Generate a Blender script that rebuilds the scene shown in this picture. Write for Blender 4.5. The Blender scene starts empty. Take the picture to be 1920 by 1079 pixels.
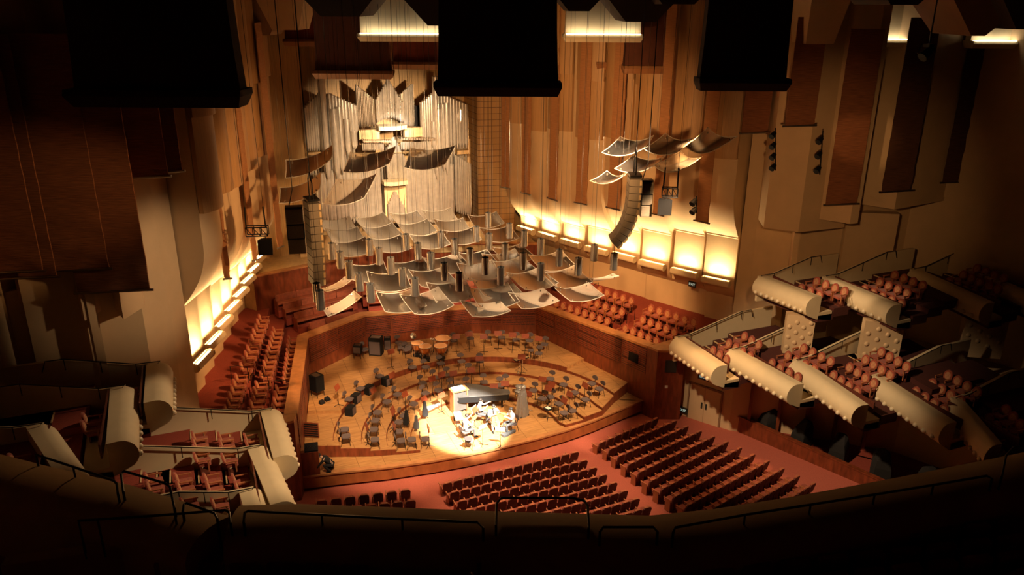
import bpy, bmesh, math, random
from math import sin, cos, pi, radians as R, atan2, hypot, sqrt
from mathutils import Vector as V, Matrix as M4
random.seed(7)
S = bpy.context.scene
COL = S.collection

# ---------------------------------------------------------------- camera
CAM = V((-11.55, 0.0, 21.0)); FPX = 1460.0
PITCH, ROLL, YAW = R(20.05), R(0.36), R(22.24)
cd = bpy.data.cameras.new('camera'); cam = bpy.data.objects.new('camera', cd); COL.objects.link(cam)
cd.sensor_width = 36; cd.lens = FPX / 1920 * 36; cd.clip_end = 300
fw = V((sin(YAW) * cos(PITCH), cos(YAW) * cos(PITCH), -sin(PITCH)))
rt = V((cos(YAW), -sin(YAW), 0)); up = rt.cross(fw)
r2 = rt * cos(ROLL) + up * sin(ROLL); u2 = up * cos(ROLL) - rt * sin(ROLL)
cam.matrix_world = M4(((r2.x, u2.x, -fw.x, CAM.x), (r2.y, u2.y, -fw.y, CAM.y), (r2.z, u2.z, -fw.z, CAM.z), (0, 0, 0, 1)))
S.camera = cam

# ---------------------------------------------------------------- world, exposure, lights
w = bpy.data.worlds.new('world'); S.world = w; w.use_nodes = True
w.node_tree.nodes['Background'].inputs[0].default_value = (0.9, 0.5, 0.25, 1)
w.node_tree.nodes['Background'].inputs[1].default_value = 0.002
S.view_settings.view_transform = 'Standard'; S.view_settings.look = 'None'
S.view_settings.exposure = 0.15; S.view_settings.gamma = 1.0; S.view_settings.use_curve_mapping = False
S.cycles.use_denoising = True
S.cycles.max_bounces = 6; S.cycles.transparent_max_bounces = 24; S.cycles.diffuse_bounces = 3; S.cycles.glossy_bounces = 2
S.cycles.transmission_bounces = 3; S.cycles.sample_clamp_indirect = 4.0; S.cycles.caustics_reflective = False; S.cycles.caustics_refractive = False
WARM = (1.0, 0.68, 0.39); AMBER = (1.0, 0.52, 0.20); WHITE = (1.0, 0.93, 0.80)
def spot(name, loc, tgt, power, angle, blend=.6, col=WARM, size=.25):
    l = bpy.data.lights.new(name, 'SPOT'); l.energy = power; l.spot_size = R(angle); l.spot_blend = blend; l.color = col; l.shadow_soft_size = size
    o = bpy.data.objects.new(name, l); COL.objects.link(o); o.location = loc
    o.rotation_euler = (V(tgt) - V(loc)).to_track_quat('-Z', 'Y').to_euler(); return o
def area(name, loc, tgt, power, sx, sy, col=WARM):
    l = bpy.data.lights.new(name, 'AREA'); l.shape = 'RECTANGLE'; l.size = sx; l.size_y = sy; l.energy = power; l.color = col
    o = bpy.data.objects.new(name, l); COL.objects.link(o); o.location = loc
    o.rotation_euler = (V(tgt) - V(loc)).to_track_quat('-Z', 'Y').to_euler(); return o
# unseen spots for the hall's lamps, some added as fill, just below the baffles
spot('stage_spot_white', (0.6, 19.5, 16.8), (-0.2, 34.35, 0), 250000, 13.2, .5, WHITE, .12)
spot('stage_spot_wash', (-7, 23, 16.6), (-2.8, 36.5, 0), 24000, 36, .7, WARM)
spot('stage_spot_wash', (8, 23, 16.6), (3.6, 36.5, 0), 22000, 36, .7, WARM)
spot('panel_spot', (-5, 26, 16.8), (-2.0, 40, 7.5), 17000, 40, .8, WARM)
spot('panel_spot', (6, 26, 16.8), (3.0, 40, 7.5), 17000, 40, .8, WARM)
spot('panel_spot', (.6, 29, 16.8), (1.0, 46, 5.5), 19000, 36, .8, WARM)
spot('terrace_spot_left', (-1, 28, 16.6), (-9.5, 39.5, 3), 14000, 36, .9, AMBER)
spot('terrace_spot_right', (2, 28, 16.6), (11.8, 39, 3), 17000, 34, .9, AMBER)
spot('house_spot', (0.5, 28.6, 17), (1.8, 28.4, -1), 9500, 44, .8, WARM)
spot('house_spot_right', (8.5, 28.8, 16.5), (9.8, 27.8, -1), 7500, 38, .9, AMBER)
spot('box_spot_right', (0, 22, 16.5), (13.2, 26.2, 4), 10500, 42, .8, WARM)
spot('box_spot_left', (0, 22, 16.5), (-10.8, 27.8, 4), 8500, 30, .8, WARM)
spot('upper_box_spot_left', (-4, 31, 15.5), (-14.5, 26.6, 7.5), 2200, 24, .8, WARM)
spot('upper_box_spot_right', (6, 31, 15.8), (17.8, 27.0, 7.6), 3600, 12, .4, WARM)
spot('organ_spot', (-1.0, 41, 15.5), (0.7, 50.6, 12.9), 9000, 17, .8, WHITE)
spot('organ_wash', (0.6, 36, 16), (0.6, 52, 11), 21000, 46, .9, WARM)
spot('wall_spot_right', (-3, 20, 16.8), (9.0, 41, 12.5), 15000, 47, .9, AMBER)
spot('wall_spot_left', (2, 20, 16.8), (-8.5, 40, 11.5), 13000, 36, .9, AMBER)
spot('pier_spot_right', (3, 15, 16.6), (17.5, 31, 11.5), 2700, 44, .9, AMBER)
spot('pier_spot_left', (-1, 22, 15.5), (-13.5, 32.0, 10.8), 4200, 24, .9, WARM)
spot('curtain_spot', (8, 24, 17), (19.0, 29.2, 14.8), 900, 13, .6, AMBER)
spot('parapet_fill', (-4, 20, 17), (-4, 9.5, 13), 230, 90, .9, AMBER)  # this and the next are added fill to lift the dark parapet
spot('parapet_fill', (-8, 22, 16.5), (-13, 13, 13), 380, 50, .9, AMBER)
spot('curtain_fill_left', (-6, 22, 16.5), (-15.8, 29, 14.6), 1900, 28, .9, AMBER)  # added fill that brightens the left curtains

# ---------------------------------------------------------------- pixel helpers (the survey of the hall)
def ray(u, v):
    return (fw + r2 * ((u - 960) / FPX) - u2 * ((v - 539.5) / FPX))
def at(u, v, z=0.0):
    d = ray(u, v); return CAM + d * ((z - CAM.z) / d.z)
def atD(u, v, dist):
    return CAM + ray(u, v) * dist                      # dist = depth along the view axis
def atY(u, v, y):
    d = ray(u, v); return CAM + d * (y / d.y)
def zat(u, v, x, y):
    d = ray(u, v); hx, hy = x - CAM.x, y - CAM.y
    return CAM.z + d.z * ((d.x * hx + d.y * hy) / (d.x ** 2 + d.y ** 2))

# ---------------------------------------------------------------- materials
MAT = {}
def mat(name, col, rough=.5, metal=0., var=0., scale=4., stretch=(1, 1, 1), bump=0., emit=None, estr=0., spec=.5, sheen=0.):
    m = bpy.data.materials.new(name); m.use_nodes = True; n = m.node_tree.nodes; l = m.node_tree.links
    b = n['Principled BSDF']; b.inputs['Roughness'].default_value = rough; b.inputs['Metallic'].default_value = metal
    b.inputs['Specular IOR Level'].default_value = spec
    b.inputs['Base Color'].default_value = (*col, 1)
    if sheen: b.inputs['Sheen Weight'].default_value = sheen
    if var or bump:
        tc = n.new('ShaderNodeTexCoord'); mp = n.new('ShaderNodeMapping'); nz = n.new('ShaderNodeTexNoise')
        mp.inputs['Scale'].default_value = stretch; nz.inputs['Scale'].default_value = scale; nz.inputs['Detail'].default_value = 5
        l.new(tc.outputs['Object'], mp.inputs[0]); l.new(mp.outputs[0], nz.inputs['Vector'])
        if var:
            cr = n.new('ShaderNodeValToRGB'); cr.color_ramp.elements[0].position = .3; cr.color_ramp.elements[1].position = .72
            cr.color_ramp.elements[0].color = (*[c * (1 - var) for c in col], 1); cr.color_ramp.elements[1].color = (*[min(1, c * (1 + var)) for c in col], 1)
            l.new(nz.outputs[0], cr.inputs[0]); l.new(cr.outputs[0], b.inputs['Base Color'])
        if bump:
            bp = n.new('ShaderNodeBump'); bp.inputs['Strength'].default_value = bump; bp.inputs['Distance'].default_value = .05
            l.new(nz.outputs[0], bp.inputs['Height']); l.new(bp.outputs[0], b.inputs['Normal'])
    if emit:
        b.inputs['Emission Color'].default_value = (*emit, 1); b.inputs['Emission Strength'].default_value = estr
    MAT[name] = m; return m
mat('plaster', (.64, .455, .265), .75, var=.05, scale=1.2)
mat('plaster_fine', (.74, .60, .38), .7, var=.03, scale=2)
mat('wood_red', (.20, .045, .016), .45, var=.35, scale=6, stretch=(1, 1, .25))
mat('wood_rail', (.46, .20, .075), .4, var=.2, scale=5, stretch=(.6, .6, 4))
mat('wood_organ', (.58, .36, .15), .5, var=.22, scale=5, stretch=(5, 5, .12))
mat('wood_flute', (.47, .265, .11), .55, var=.14, scale=5, stretch=(5, 5, .12))
mat('wood_pale', (.70, .50, .26), .5, var=.12, scale=4)
mat('wood_stand', (.25, .055, .022), .45, var=.2, scale=8)
mat('carpet', (.27, .045, .025), .95, var=.2, scale=30)
mat('carpet_house', (.50, .125, .082), .95, var=.15, scale=30)
mat('seat_velvet', (.34, .070, .036), .9, var=.25, scale=14, sheen=.3)
mat('seat_tan', (.52, .24, .12), .8, var=.2, scale=10)
mat('seat_shell', (.13, .034, .020), .5, var=.3, scale=8)
mat('seat_arm', (.46, .16, .07), .4)
mat('seat_cap', (.50, .16, .085), .35)
mat('bench_red', (.24, .060, .028), .6, var=.25, scale=5)
mat('black', (.012, .011, .011), .7, spec=.15)
mat('black_cloth', (.014, .012, .012), .95)
mat('black_metal', (.02, .018, .017), .35, metal=.6)
mat('wood_fascia', (.36, .115, .036), .4, var=.25, scale=5, stretch=(.6, .6, .3))
mat('chair_pad', (.115, .082, .078), .75)
mat('chrome', (.70, .65, .59), .16, metal=.95)
mat('steel', (.30, .26, .22), .35, metal=1.)
mat('pipe_metal', (.62, .56, .48), .28, metal=.6, var=.12, scale=3)
mat('pipe_dark', (.30, .24, .18), .4, metal=.8)
mat('fabric_light', (.42, .19, .075), .95, var=.15, scale=6, stretch=(.3, .3, 5), bump=.4)
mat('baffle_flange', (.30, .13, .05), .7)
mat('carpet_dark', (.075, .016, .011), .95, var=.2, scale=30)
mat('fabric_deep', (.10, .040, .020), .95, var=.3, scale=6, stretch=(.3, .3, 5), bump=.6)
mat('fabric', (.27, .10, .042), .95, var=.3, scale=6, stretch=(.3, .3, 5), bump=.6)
mat('fabric_shaded', (.030, .011, .006), .95, var=.2, scale=4)  # shade of the unlit baffles is put into this near-black colour
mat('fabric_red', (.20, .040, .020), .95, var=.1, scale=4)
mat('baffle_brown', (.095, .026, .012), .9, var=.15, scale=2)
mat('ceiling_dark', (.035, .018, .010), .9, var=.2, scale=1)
mat('ceiling_tan', (.26, .15, .08), .85, var=.1, scale=1)
mat('speaker_grey', (.26, .215, .16), .5)
mat('speaker_grille', (.18, .145, .105), .6, var=.3, scale=60)
mat('copper', (.72, .26, .07), .28, metal=.85)
mat('drum_head', (.78, .38, .16), .5)
mat('paper', (.85, .82, .74), .7)
mat('silver_cloth', (.30, .29, .28), .38, metal=.4, bump=.8, scale=9)
mat('piano_cover', (.075, .070, .066), .5, var=.15, scale=3, bump=.2)
mat('ivory', (.80, .77, .68), .4)
mat('violin_wood', (.50, .22, .06), .3, var=.2, scale=9)
mat('white_cloth', (.55, .54, .52), .8)
mat('grey_cloth', (.06, .06, .064), .85)
mat('skin', (.62, .40, .29), .55)
mat('hair', (.018, .012, .009), .6)
mat('bulb_glass', (.78, .66, .46), .25)
mat('led_strip', (1, .9, .7), .5, emit=(1.0, .74, .38), estr=45)
mat('led_drum', (1, .9, .7), .5, emit=(1.0, .84, .58), estr=7)
mat('sign_dark', (.03, .035, .03), .4)
mat('sign_glow', (.6, .7, .6), .4, emit=(.75, 1, .85), estr=.35)
def wood_floor():
    m = bpy.data.materials.new('wood_stage'); m.use_nodes = True; n = m.node_tree.nodes; l = m.node_tree.links; b = n['Principled BSDF']
    tc = n.new('ShaderNodeTexCoord'); mp = n.new('ShaderNodeMapping'); mp.inputs['Scale'].default_value = (.4, 4, 1); mp.inputs['Rotation'].default_value = (0, 0, .1)
    nz = n.new('ShaderNodeTexNoise'); nz.inputs['Scale'].default_value = 3; nz.inputs['Detail'].default_value = 6
    br = n.new('ShaderNodeTexBrick'); br.inputs['Scale'].default_value = 1; br.inputs['Brick Width'].default_value = 1.22; br.inputs['Row Height'].default_value = 2.44
    br.inputs['Mortar Size'].default_value = .012; br.inputs['Color1'].default_value = (1, 1, 1, 1); br.inputs['Color2'].default_value = (.86, .83, .8, 1); br.inputs['Mortar'].default_value = (.42, .36, .3, 1)
    cr = n.new('ShaderNodeValToRGB'); cr.color_ramp.elements[0].position = .3; cr.color_ramp.elements[1].position = .7
    cr.color_ramp.elements[0].color = (.36, .17, .060, 1); cr.color_ramp.elements[1].color = (.58, .31, .115, 1)
    mx = n.new('ShaderNodeMix'); mx.data_type = 'RGBA'; mx.blend_type = 'MULTIPLY'; mx.inputs[0].default_value = 1
    l.new(tc.outputs['Object'], mp.inputs[0]); l.new(mp.outputs[0], nz.inputs['Vector']); l.new(nz.outputs[0], cr.inputs[0]); l.new(tc.outputs['Object'], br.inputs['Vector'])
    l.new(cr.outputs[0], mx.inputs[6]); l.new(br.outputs[0], mx.inputs[7]); l.new(mx.outputs[2], b.inputs['Base Color'])
    b.inputs['Roughness'].default_value = .38; MAT['wood_stage'] = m
wood_floor()
def slatted():
    m = bpy.data.materials.new('wood_slats'); m.use_nodes = True; n = m.node_tree.nodes; l = m.node_tree.links; b = n['Principled BSDF']
    tc = n.new('ShaderNodeTexCoord'); sp = n.new('ShaderNodeSeparateXYZ'); ma = n.new('ShaderNodeMath'); ma.operation = 'MULTIPLY'; ma.inputs[1].default_value = 8.5
    fr = n.new('ShaderNodeMath'); fr.operation = 'FRACT'; gt = n.new('ShaderNodeMath'); gt.operation = 'GREATER_THAN'; gt.inputs[1].default_value = .55
    nz = n.new('ShaderNodeTexNoise'); nz.inputs['Scale'].default_value = 22
    m2 = n.new('ShaderNodeMath'); m2.operation = 'GREATER_THAN'; m2.inputs[1].default_value = .44
    m3 = n.new('ShaderNodeMath'); m3.operation = 'MULTIPLY'
    mx = n.new('ShaderNodeMix'); mx.data_type = 'RGBA'; mx.inputs[6].default_value = (.23, .048, .018, 1); mx.inputs[7].default_value = (.030, .014, .016, 1)
    l.new(tc.outputs['Object'], sp.inputs[0]); l.new(sp.outputs['Z'], ma.inputs[0]); l.new(ma.outputs[0], fr.inputs[0]); l.new(fr.outputs[0], gt.inputs[0])
    l.new(tc.outputs['Object'], nz.inputs['Vector']); l.new(nz.outputs[0], m2.inputs[0]); l.new(gt.outputs[0], m3.inputs[0]); l.new(m2.outputs[0], m3.inputs[1])
    l.new(m3.outputs[0], mx.inputs[0]); l.new(mx.outputs[2], b.inputs['Base Color']); b.inputs['Roughness'].default_value = .5; MAT['wood_slats'] = m
slatted()
def gridwood():
    m = bpy.data.materials.new('wood_grid'); m.use_nodes = True; n = m.node_tree.nodes; l = m.node_tree.links; b = n['Principled BSDF']
    tc = n.new('ShaderNodeTexCoord'); sp = n.new('ShaderNodeSeparateXYZ'); cb = n.new('ShaderNodeCombineXYZ'); br = n.new('ShaderNodeTexBrick'); br.offset = 0
    br.inputs['Scale'].default_value = 1; br.inputs['Brick Width'].default_value = .55; br.inputs['Row Height'].default_value = .42; br.inputs['Mortar Size'].default_value = .018
    br.inputs['Color1'].default_value = (.55, .31, .12, 1); br.inputs['Color2'].default_value = (.50, .28, .10, 1); br.inputs['Mortar'].default_value = (.14, .06, .02, 1)
    l.new(tc.outputs['Object'], sp.inputs[0]); l.new(sp.outputs[0], cb.inputs[0]); l.new(sp.outputs[2], cb.inputs[1]); l.new(cb.outputs[0], br.inputs['Vector']); l.new(br.outputs[0], b.inputs['Base Color'])
    b.inputs['Roughness'].default_value = .55; MAT['wood_grid'] = m
gridwood()
def acrylic(name, clear, tint, rough=.08):
    m = bpy.data.materials.new(name); m.use_nodes = True; n = m.node_tree.nodes; l = m.node_tree.links; n.remove(n['Principled BSDF']); out = n['Material Output']
    t = n.new('ShaderNodeBsdfTransparent'); t.inputs[0].default_value = (.97, .95, .92, 1); d = n.new('ShaderNodeBsdfDiffuse'); d.inputs[0].default_value = (*tint, 1)
    g = n.new('ShaderNodeBsdfGlossy'); g.inputs['Roughness'].default_value = .25; g.inputs['Color'].default_value = (1, .97, .92, 1)
    tl = n.new('ShaderNodeBsdfTranslucent'); tl.inputs[0].default_value = (*tint, 1)
    a1 = n.new('ShaderNodeMixShader'); a1.inputs[0].default_value = .5; l.new(d.outputs[0], a1.inputs[1]); l.new(tl.outputs[0], a1.inputs[2])
    a2 = n.new('ShaderNodeMixShader'); a2.inputs[0].default_value = clear; l.new(a1.outputs[0], a2.inputs[1]); l.new(t.outputs[0], a2.inputs[2])
    fr = n.new('ShaderNodeFresnel'); fr.inputs[0].default_value = 1.04 if clear < .6 else 1.2
    a3 = n.new('ShaderNodeMixShader'); l.new(fr.outputs[0], a3.inputs[0]); l.new(a2.outputs[0], a3.inputs[1]); l.new(g.outputs[0], a3.inputs[2])
    l.new(a3.outputs[0], out.inputs[0]); MAT[name] = m
acrylic('acrylic', .60, (.74, .66, .55)); acrylic('acrylic_clear', .76, (.85, .72, .55)); acrylic('acrylic_rim', .45, (.9, .83, .72))

# ---------------------------------------------------------------- mesh builder
class MB:
    def __init__(s): s.v = []; s.f = []
    def add(s, vs, fs, mtx=None):
        o = len(s.v); s.v += [tuple(mtx @ V(p)) if mtx else tuple(p) for p in vs]; s.f += [[o + i for i in f] for f in fs]; return s
    def box(s, c, d, rz=0., mtx=None, taper=1.):
        x, y, z = [k / 2 for k in d]; vs = []
        for sz in (-1, 1):
            t = 1 if sz < 0 else taper
            for sx, sy in ((-1, -1), (1, -1), (1, 1), (-1, 1)):
                px, py = sx * x * t, sy * y * t
                vs.append((c[0] + px * cos(rz) - py * sin(rz), c[1] + px * sin(rz) + py * cos(rz), c[2] + sz * z))
        return s.add(vs, [(3, 2, 1, 0), (4, 5, 6, 7), (0, 1, 5, 4), (1, 2, 6, 5), (2, 3, 7, 6), (3, 0, 4, 7)], mtx)
    def rbox(s, c, d, r=.03, n=3, axis='z', mtx=None):
        """box with rounded corners about an axis"""
        ax = {'z': (0, 1, 2), 'y': (0, 2, 1), 'x': (1, 2, 0)}[axis]; a, b, h = d[ax[0]] / 2, d[ax[1]] / 2, d[ax[2]] / 2; r = min(r, a, b)
        ring = []
        for cx, cy, st in ((a - r, b - r, 0), (-a + r, b - r, 1), (-a + r, -b + r, 2), (a - r, -b + r, 3)):
            for i in range(n + 1):
                t = (st + i / n) * pi / 2; ring.append((cx + r * cos(t), cy + r * sin(t)))
        vs = []
        for hz in (-h, h):
            for p in ring:
                q = [0, 0, 0]; q[ax[0]] = c[ax[0]] + p[0]; q[ax[1]] = c[ax[1]] + p[1]; q[ax[2]] = c[ax[2]] + hz; vs.append(q)
        k = len(ring); fs = [list(range(k))[::-1], list(range(k, 2 * k))] + [(i, (i + 1) % k, k + (i + 1) % k, k + i) for i in range(k)]
        return s.add(vs, fs, mtx)
    def prism(s, poly, z0, z1, mtx=None):
        n = len(poly); za = z0 if hasattr(z0, '__len__') else [z0] * n; zb = z1 if hasattr(z1, '__len__') else [z1] * n
        vs = [(p[0], p[1], za[i]) for i, p in enumerate(poly)] + [(p[0], p[1], zb[i]) for i, p in enumerate(poly)]
        return s.add(vs, [list(range(n))[::-1], list(range(n, 2 * n))] + [(i, (i + 1) % n, n + (i + 1) % n, n + i) for i in range(n)], mtx)
    def cyl(s, p0, p1, r0, r1=None, n=12, caps=True, mtx=None):
        r1 = r0 if r1 is None else r1; p0, p1 = V(p0), V(p1); d = (p1 - p0).normalized()
        a = d.orthogonal().normalized(); b = d.cross(a); vs = []
        for p, r in ((p0, r0), (p1, r1)):
            for i in range(n):
                t = 2 * pi * i / n; vs.append(p + a * r * cos(t) + b * r * sin(t))
        fs = [(i, (i + 1) % n, n + (i + 1) % n, n + i) for i in range(n)]
        if caps: fs += [list(range(n))[::-1], list(range(n, 2 * n))]
        return s.add(vs, fs, mtx)
    def tube(s, pts, r, n=6, mtx=None):
        pts = [V(p) for p in pts]; rings = []; prev = None
        for i, p in enumerate(pts):
            d = ((pts[min(i + 1, len(pts) - 1)] - pts[max(i - 1, 0)])).normalized()
            a = d.orthogonal().normalized() if prev is None else (prev - d * prev.dot(d)).normalized()
            prev = a; b = d.cross(a); rr = r[i] if hasattr(r, '__len__') else r
            rings.append([p + a * rr * cos(2 * pi * k / n) + b * rr * sin(2 * pi * k / n) for k in range(n)])
        return s.loft(rings, True, True, mtx)
    def loft(s, rings, closed=True, caps=True, mtx=None):
        n = len(rings[0]); vs = [p for r in rings for p in r]; fs = []
        for j in range(len(rings) - 1):
            for i in range(n if closed else n - 1):
                fs.append((j * n + i, j * n + (i + 1) % n, (j + 1) * n + (i + 1) % n, (j + 1) * n + i))
        if caps and closed: fs += [list(range(n))[::-1], list(range((len(rings) - 1) * n, len(rings) * n))]
        return s.add(vs, fs, mtx)
    def lathe(s, prof, n=16, c=(0, 0, 0), mtx=None):
        return s.loft([[(c[0] + r * cos(2 * pi * i / n), c[1] + r * sin(2 * pi * i / n), c[2] + z) for i in range(n)] for r, z in prof], True, True, mtx)
    def sphere(s, c, r, n=10, m=6, sc=(1, 1, 1), mtx=None):
        return s.loft([[(c[0] + sc[0] * r * sin(t) * cos(2 * pi * i / n), c[1] + sc[1] * r * sin(t) * sin(2 * pi * i / n), c[2] + sc[2] * r * cos(t)) for i in range(n)]
                       for t in [max(.02, min(pi - .02, pi * j / m)) for j in range(m + 1)]][::-1], True, True, mtx)
    def build(s, name, m, parent=None, smooth=False, bevel=0., recalc=True):
        me = bpy.data.meshes.new(name); me.from_pydata([tuple(p) for p in s.v], [], s.f)
        if recalc:
            bm = bmesh.new(); bm.from_mesh(me); bmesh.ops.recalc_face_normals(bm, faces=bm.faces); bm.to_mesh(me); bm.free()
        me.materials.append(MAT[m] if isinstance(m, str) else m)
        if smooth: me.set_sharp_from_angle(angle=R(40)); me.polygons.foreach_set('use_smooth', [True] * len(me.polygons))
        o = bpy.data.objects.new(name, me); COL.objects.link(o)
        if parent: o.parent = parent
        if bevel:
            b = o.modifiers.new('bevel', 'BEVEL'); b.width = bevel; b.segments = 2; b.limit_method = 'ANGLE'
        return o
def tag(o, label=None, cat=None, group=None, kind=None):
    if label: o['label'] = label
    if cat: o['category'] = cat
    if group: o['group'] = group
    if kind: o['kind'] = kind
    return o
def struct(o, label=None): return tag(o, label, None, None, 'structure')
def empty(name, loc=(0, 0, 0), rz=0., label=None, cat=None, group=None):
    o = bpy.data.objects.new(name, None); o.empty_display_size = .2; COL.objects.link(o); o.location = loc; o.rotation_euler = (0, 0, rz)
    return tag(o, label, cat, group)
def dup(root, loc, rz=0., label=None, group=None):
    r = root.copy(); COL.objects.link(r); r.location = loc; r.rotation_euler = (root.rotation_euler[0], root.rotation_euler[1], rz)
    if label: r['label'] = label
    if group: r['group'] = group
    for ch in root.children:
        c = ch.copy(); COL.objects.link(c); c.parent = r
        for g in ch.children:
            d = g.copy(); COL.objects.link(d); d.parent = c
    return r
ORD = ['first', 'second', 'third', 'fourth', 'fifth', 'sixth', 'seventh', 'eighth', 'ninth', 'tenth', 'eleventh', 'twelfth', 'thirteenth', 'fourteenth', 'fifteenth', 'sixteenth', 'seventeenth', 'eighteenth', 'nineteenth', 'twentieth']
def lerp(a, b, t): return a + (b - a) * t
def offset_line(pts, d):
    """offset an open plan polyline to its left by d (mitred)"""
    out = []
    for i, p in enumerate(pts):
        ns = []
        if i > 0: e = V(p[:2]) - V(pts[i - 1][:2]); ns.append(V((-e.y, e.x)).normalized())
        if i < len(pts) - 1: e = V(pts[i + 1][:2]) - V(p[:2]); ns.append(V((-e.y, e.x)).normalized())
        n = sum(ns, V((0, 0))).normalized(); k = d / max(.4, n.dot(ns[0])); out.append((p[0] + n.x * k, p[1] + n.y * k))
    return out
# ================================================================ STRUCTURE
# ---- house floor (raked carpet) and stage
def pl(L, z=0): return [tuple(at(u, v, z)[:2]) for u, v in L]
SC = (0.65, 33.1); TR = [3.95, 5.16, 6.40, 7.77]; TZ = [.16, .32, .48, .64]; ZR = .82
ENC = [(-8.75, 32.7), (-6.95, 41.8), (-3.17, 44.45), (3.5, 44.2), (7.45, 42.4), (10.15, 33.3)]
ENCZ = [3.40, 3.24, 2.98, 2.62, 2.84, 3.39]
front = [(-8.75, 32.75), (-6.9, 32.45), (-4.85, 32.05), (-2.7, 31.80), (-.9, 31.70), (.5, 31.68), (2.9, 31.83), (4.7, 32.03), (6.5, 32.40), (8.2, 32.88), (10.15, 33.4)]
m = MB(); m.prism([(-30, -12), (30, -12), (30, 34), (-30, 34)], -1.3, [.9, .9, -.9, -.9]); fl = struct(m.build('floor', 'carpet_house'))
poly = front + ENC[:0:-1]
m = MB(); m.prism(poly, -.05, 0); stage_floor = struct(m.build('floor_stage', 'wood_stage'))
m = MB(); fo = [(p[0], p[1] + .02) for p in front]; bk = [(p[0], p[1] + .35) for p in front]
m.prism(fo + bk[::-1], -.70, -.004); struct(m.build('trim_1', 'wood_fascia'), 'orange wood fascia along the curved stage front')
m = MB(); m.prism([(p[0], p[1] + .25) for p in front] + [(p[0], p[1] + .5) for p in front][::-1], -1.2, -.7); struct(m.build('trim_2', 'black'))
m = MB(); m.prism([(p[0], p[1] - .04) for p in front] + [(p[0], p[1] + .24) for p in front][::-1], -.08, .012); struct(m.build('trim_3', 'wood_rail'))
# ---- concentric risers
LFp = [(-3.05, 32.75), (-4.2, 33.0), (-5.4, 33.3), (-6.75, 33.8), (-8.4, 34.4)]
RFp = [(4.75, 32.3), (5.9, 32.42), (7.15, 32.7), (8.4, 33.7), (9.83, 34.6)]
ang = lambda p: atan2(p[1] - SC[1], p[0] - SC[0])
def arc(r, a0, a1, n=40): return [(SC[0] + r * cos(lerp(a0, a1, i / n)), SC[1] + r * sin(lerp(a0, a1, i / n))) for i in range(n + 1)]
outer = ENC[1:5]
for i in range(4):
    aR, aL = ang(RFp[i]), ang(LFp[i]); aL = aL if aL > 0 else aL + 2 * pi
    a = arc(TR[i], aR, aL)
    a[0] = RFp[i]; a[-1] = LFp[i]
    poly = a + LFp[i + 1:] + outer + RFp[i + 1:][::-1]
    m = MB(); m.prism(poly, .0, TZ[i]); r = struct(m.build('stage_riser', 'wood_stage'), ['lowest curved wooden riser around the piano', 'second curved wooden riser from the piano', 'third curved wooden riser from the piano', 'fourth curved wooden riser by the stage side walls'][i])
    e = MB(); ring = a + [(SC[0] + (p[0] - SC[0]) * (1 + .05 / TR[i]), SC[1] + (p[1] - SC[1]) * (1 + .05 / TR[i])) for p in a][::-1]
    inn = [(SC[0] + (p[0] - SC[0]) * (1 - .02 / TR[i]), SC[1] + (p[1] - SC[1]) * (1 - .02 / TR[i])) for p in a]
    e.prism(inn + a[::-1], .01, TZ[i] - .012); e.build('riser_face', 'wood_red', r)
    for q in (LFp, RFp):
        e = MB(); s_ = q[i:i + 2]; e.prism([s_[0], s_[1], (s_[1][0], s_[1][1] - .03), (s_[0][0], s_[0][1] - .03)], .01, TZ[i] - .015); e.build('riser_face', 'wood_red', r)
a = arc(TR[3] + .02, ang((7.21, 37.25)), ang((-6.13, 37.0)))
poly = a + [(-7.75, 37.5)] + outer + [(8.72, 38.0)]
m = MB(); m.prism(poly, .3, ZR); r = struct(m.build('stage_riser', 'wood_stage'), 'rear wooden riser holding the timpani and back row of chairs')
e = MB(); ring = [(SC[0] + (p[0] - SC[0]) * .996, SC[1] + (p[1] - SC[1]) * .996) for p in a]; e.prism(ring + a[::-1], .49, ZR - .012); e.build('riser_face', 'wood_red', r)
# ---- stage enclosure walls with slatted grilles
out_ = offset_line(ENC, .5)
m = MB(); n_ = len(ENC)
m.prism(ENC + out_[::-1], -.9, [z - .12 for z in ENCZ] + [z - .12 for z in ENCZ[::-1]]); we = struct(m.build('wall_stage', 'wood_red'))
m = MB(); inn = offset_line(ENC, -.05); o2 = offset_line(ENC, .56)
m.prism(inn + o2[::-1], [z - .12 for z in ENCZ + ENCZ[::-1]], ENCZ + ENCZ[::-1]); m.build('top_rail', 'wood_rail', we)
for i in range(n_ - 1):
    a, b = V(ENC[i]), V(ENC[i + 1]); L = (b - a).length; k = max(1, round(L / 1.9)); dirv = (b - a) / L; nrm = V((dirv.y, -dirv.x)); rz = atan2(dirv.y, dirv.x)
    for j in range(k):
        t = (j + .5) / k; c = a + (b - a) * t + nrm * .015; zt = lerp(ENCZ[i], ENCZ[i + 1], t)
        for z0, z1 in ((.36, .53), (.56, .73), (.76, .93)):
            base = 0.7 if i else 0.5
            za, zb = lerp(base, zt, z0), lerp(base, zt, z1)
            e = MB(); e.box((c.x, c.y, (za + zb) / 2), (L / k - .12, .05, zb - za), rz); e.build('grille_panel', 'wood_slats', we)
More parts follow.
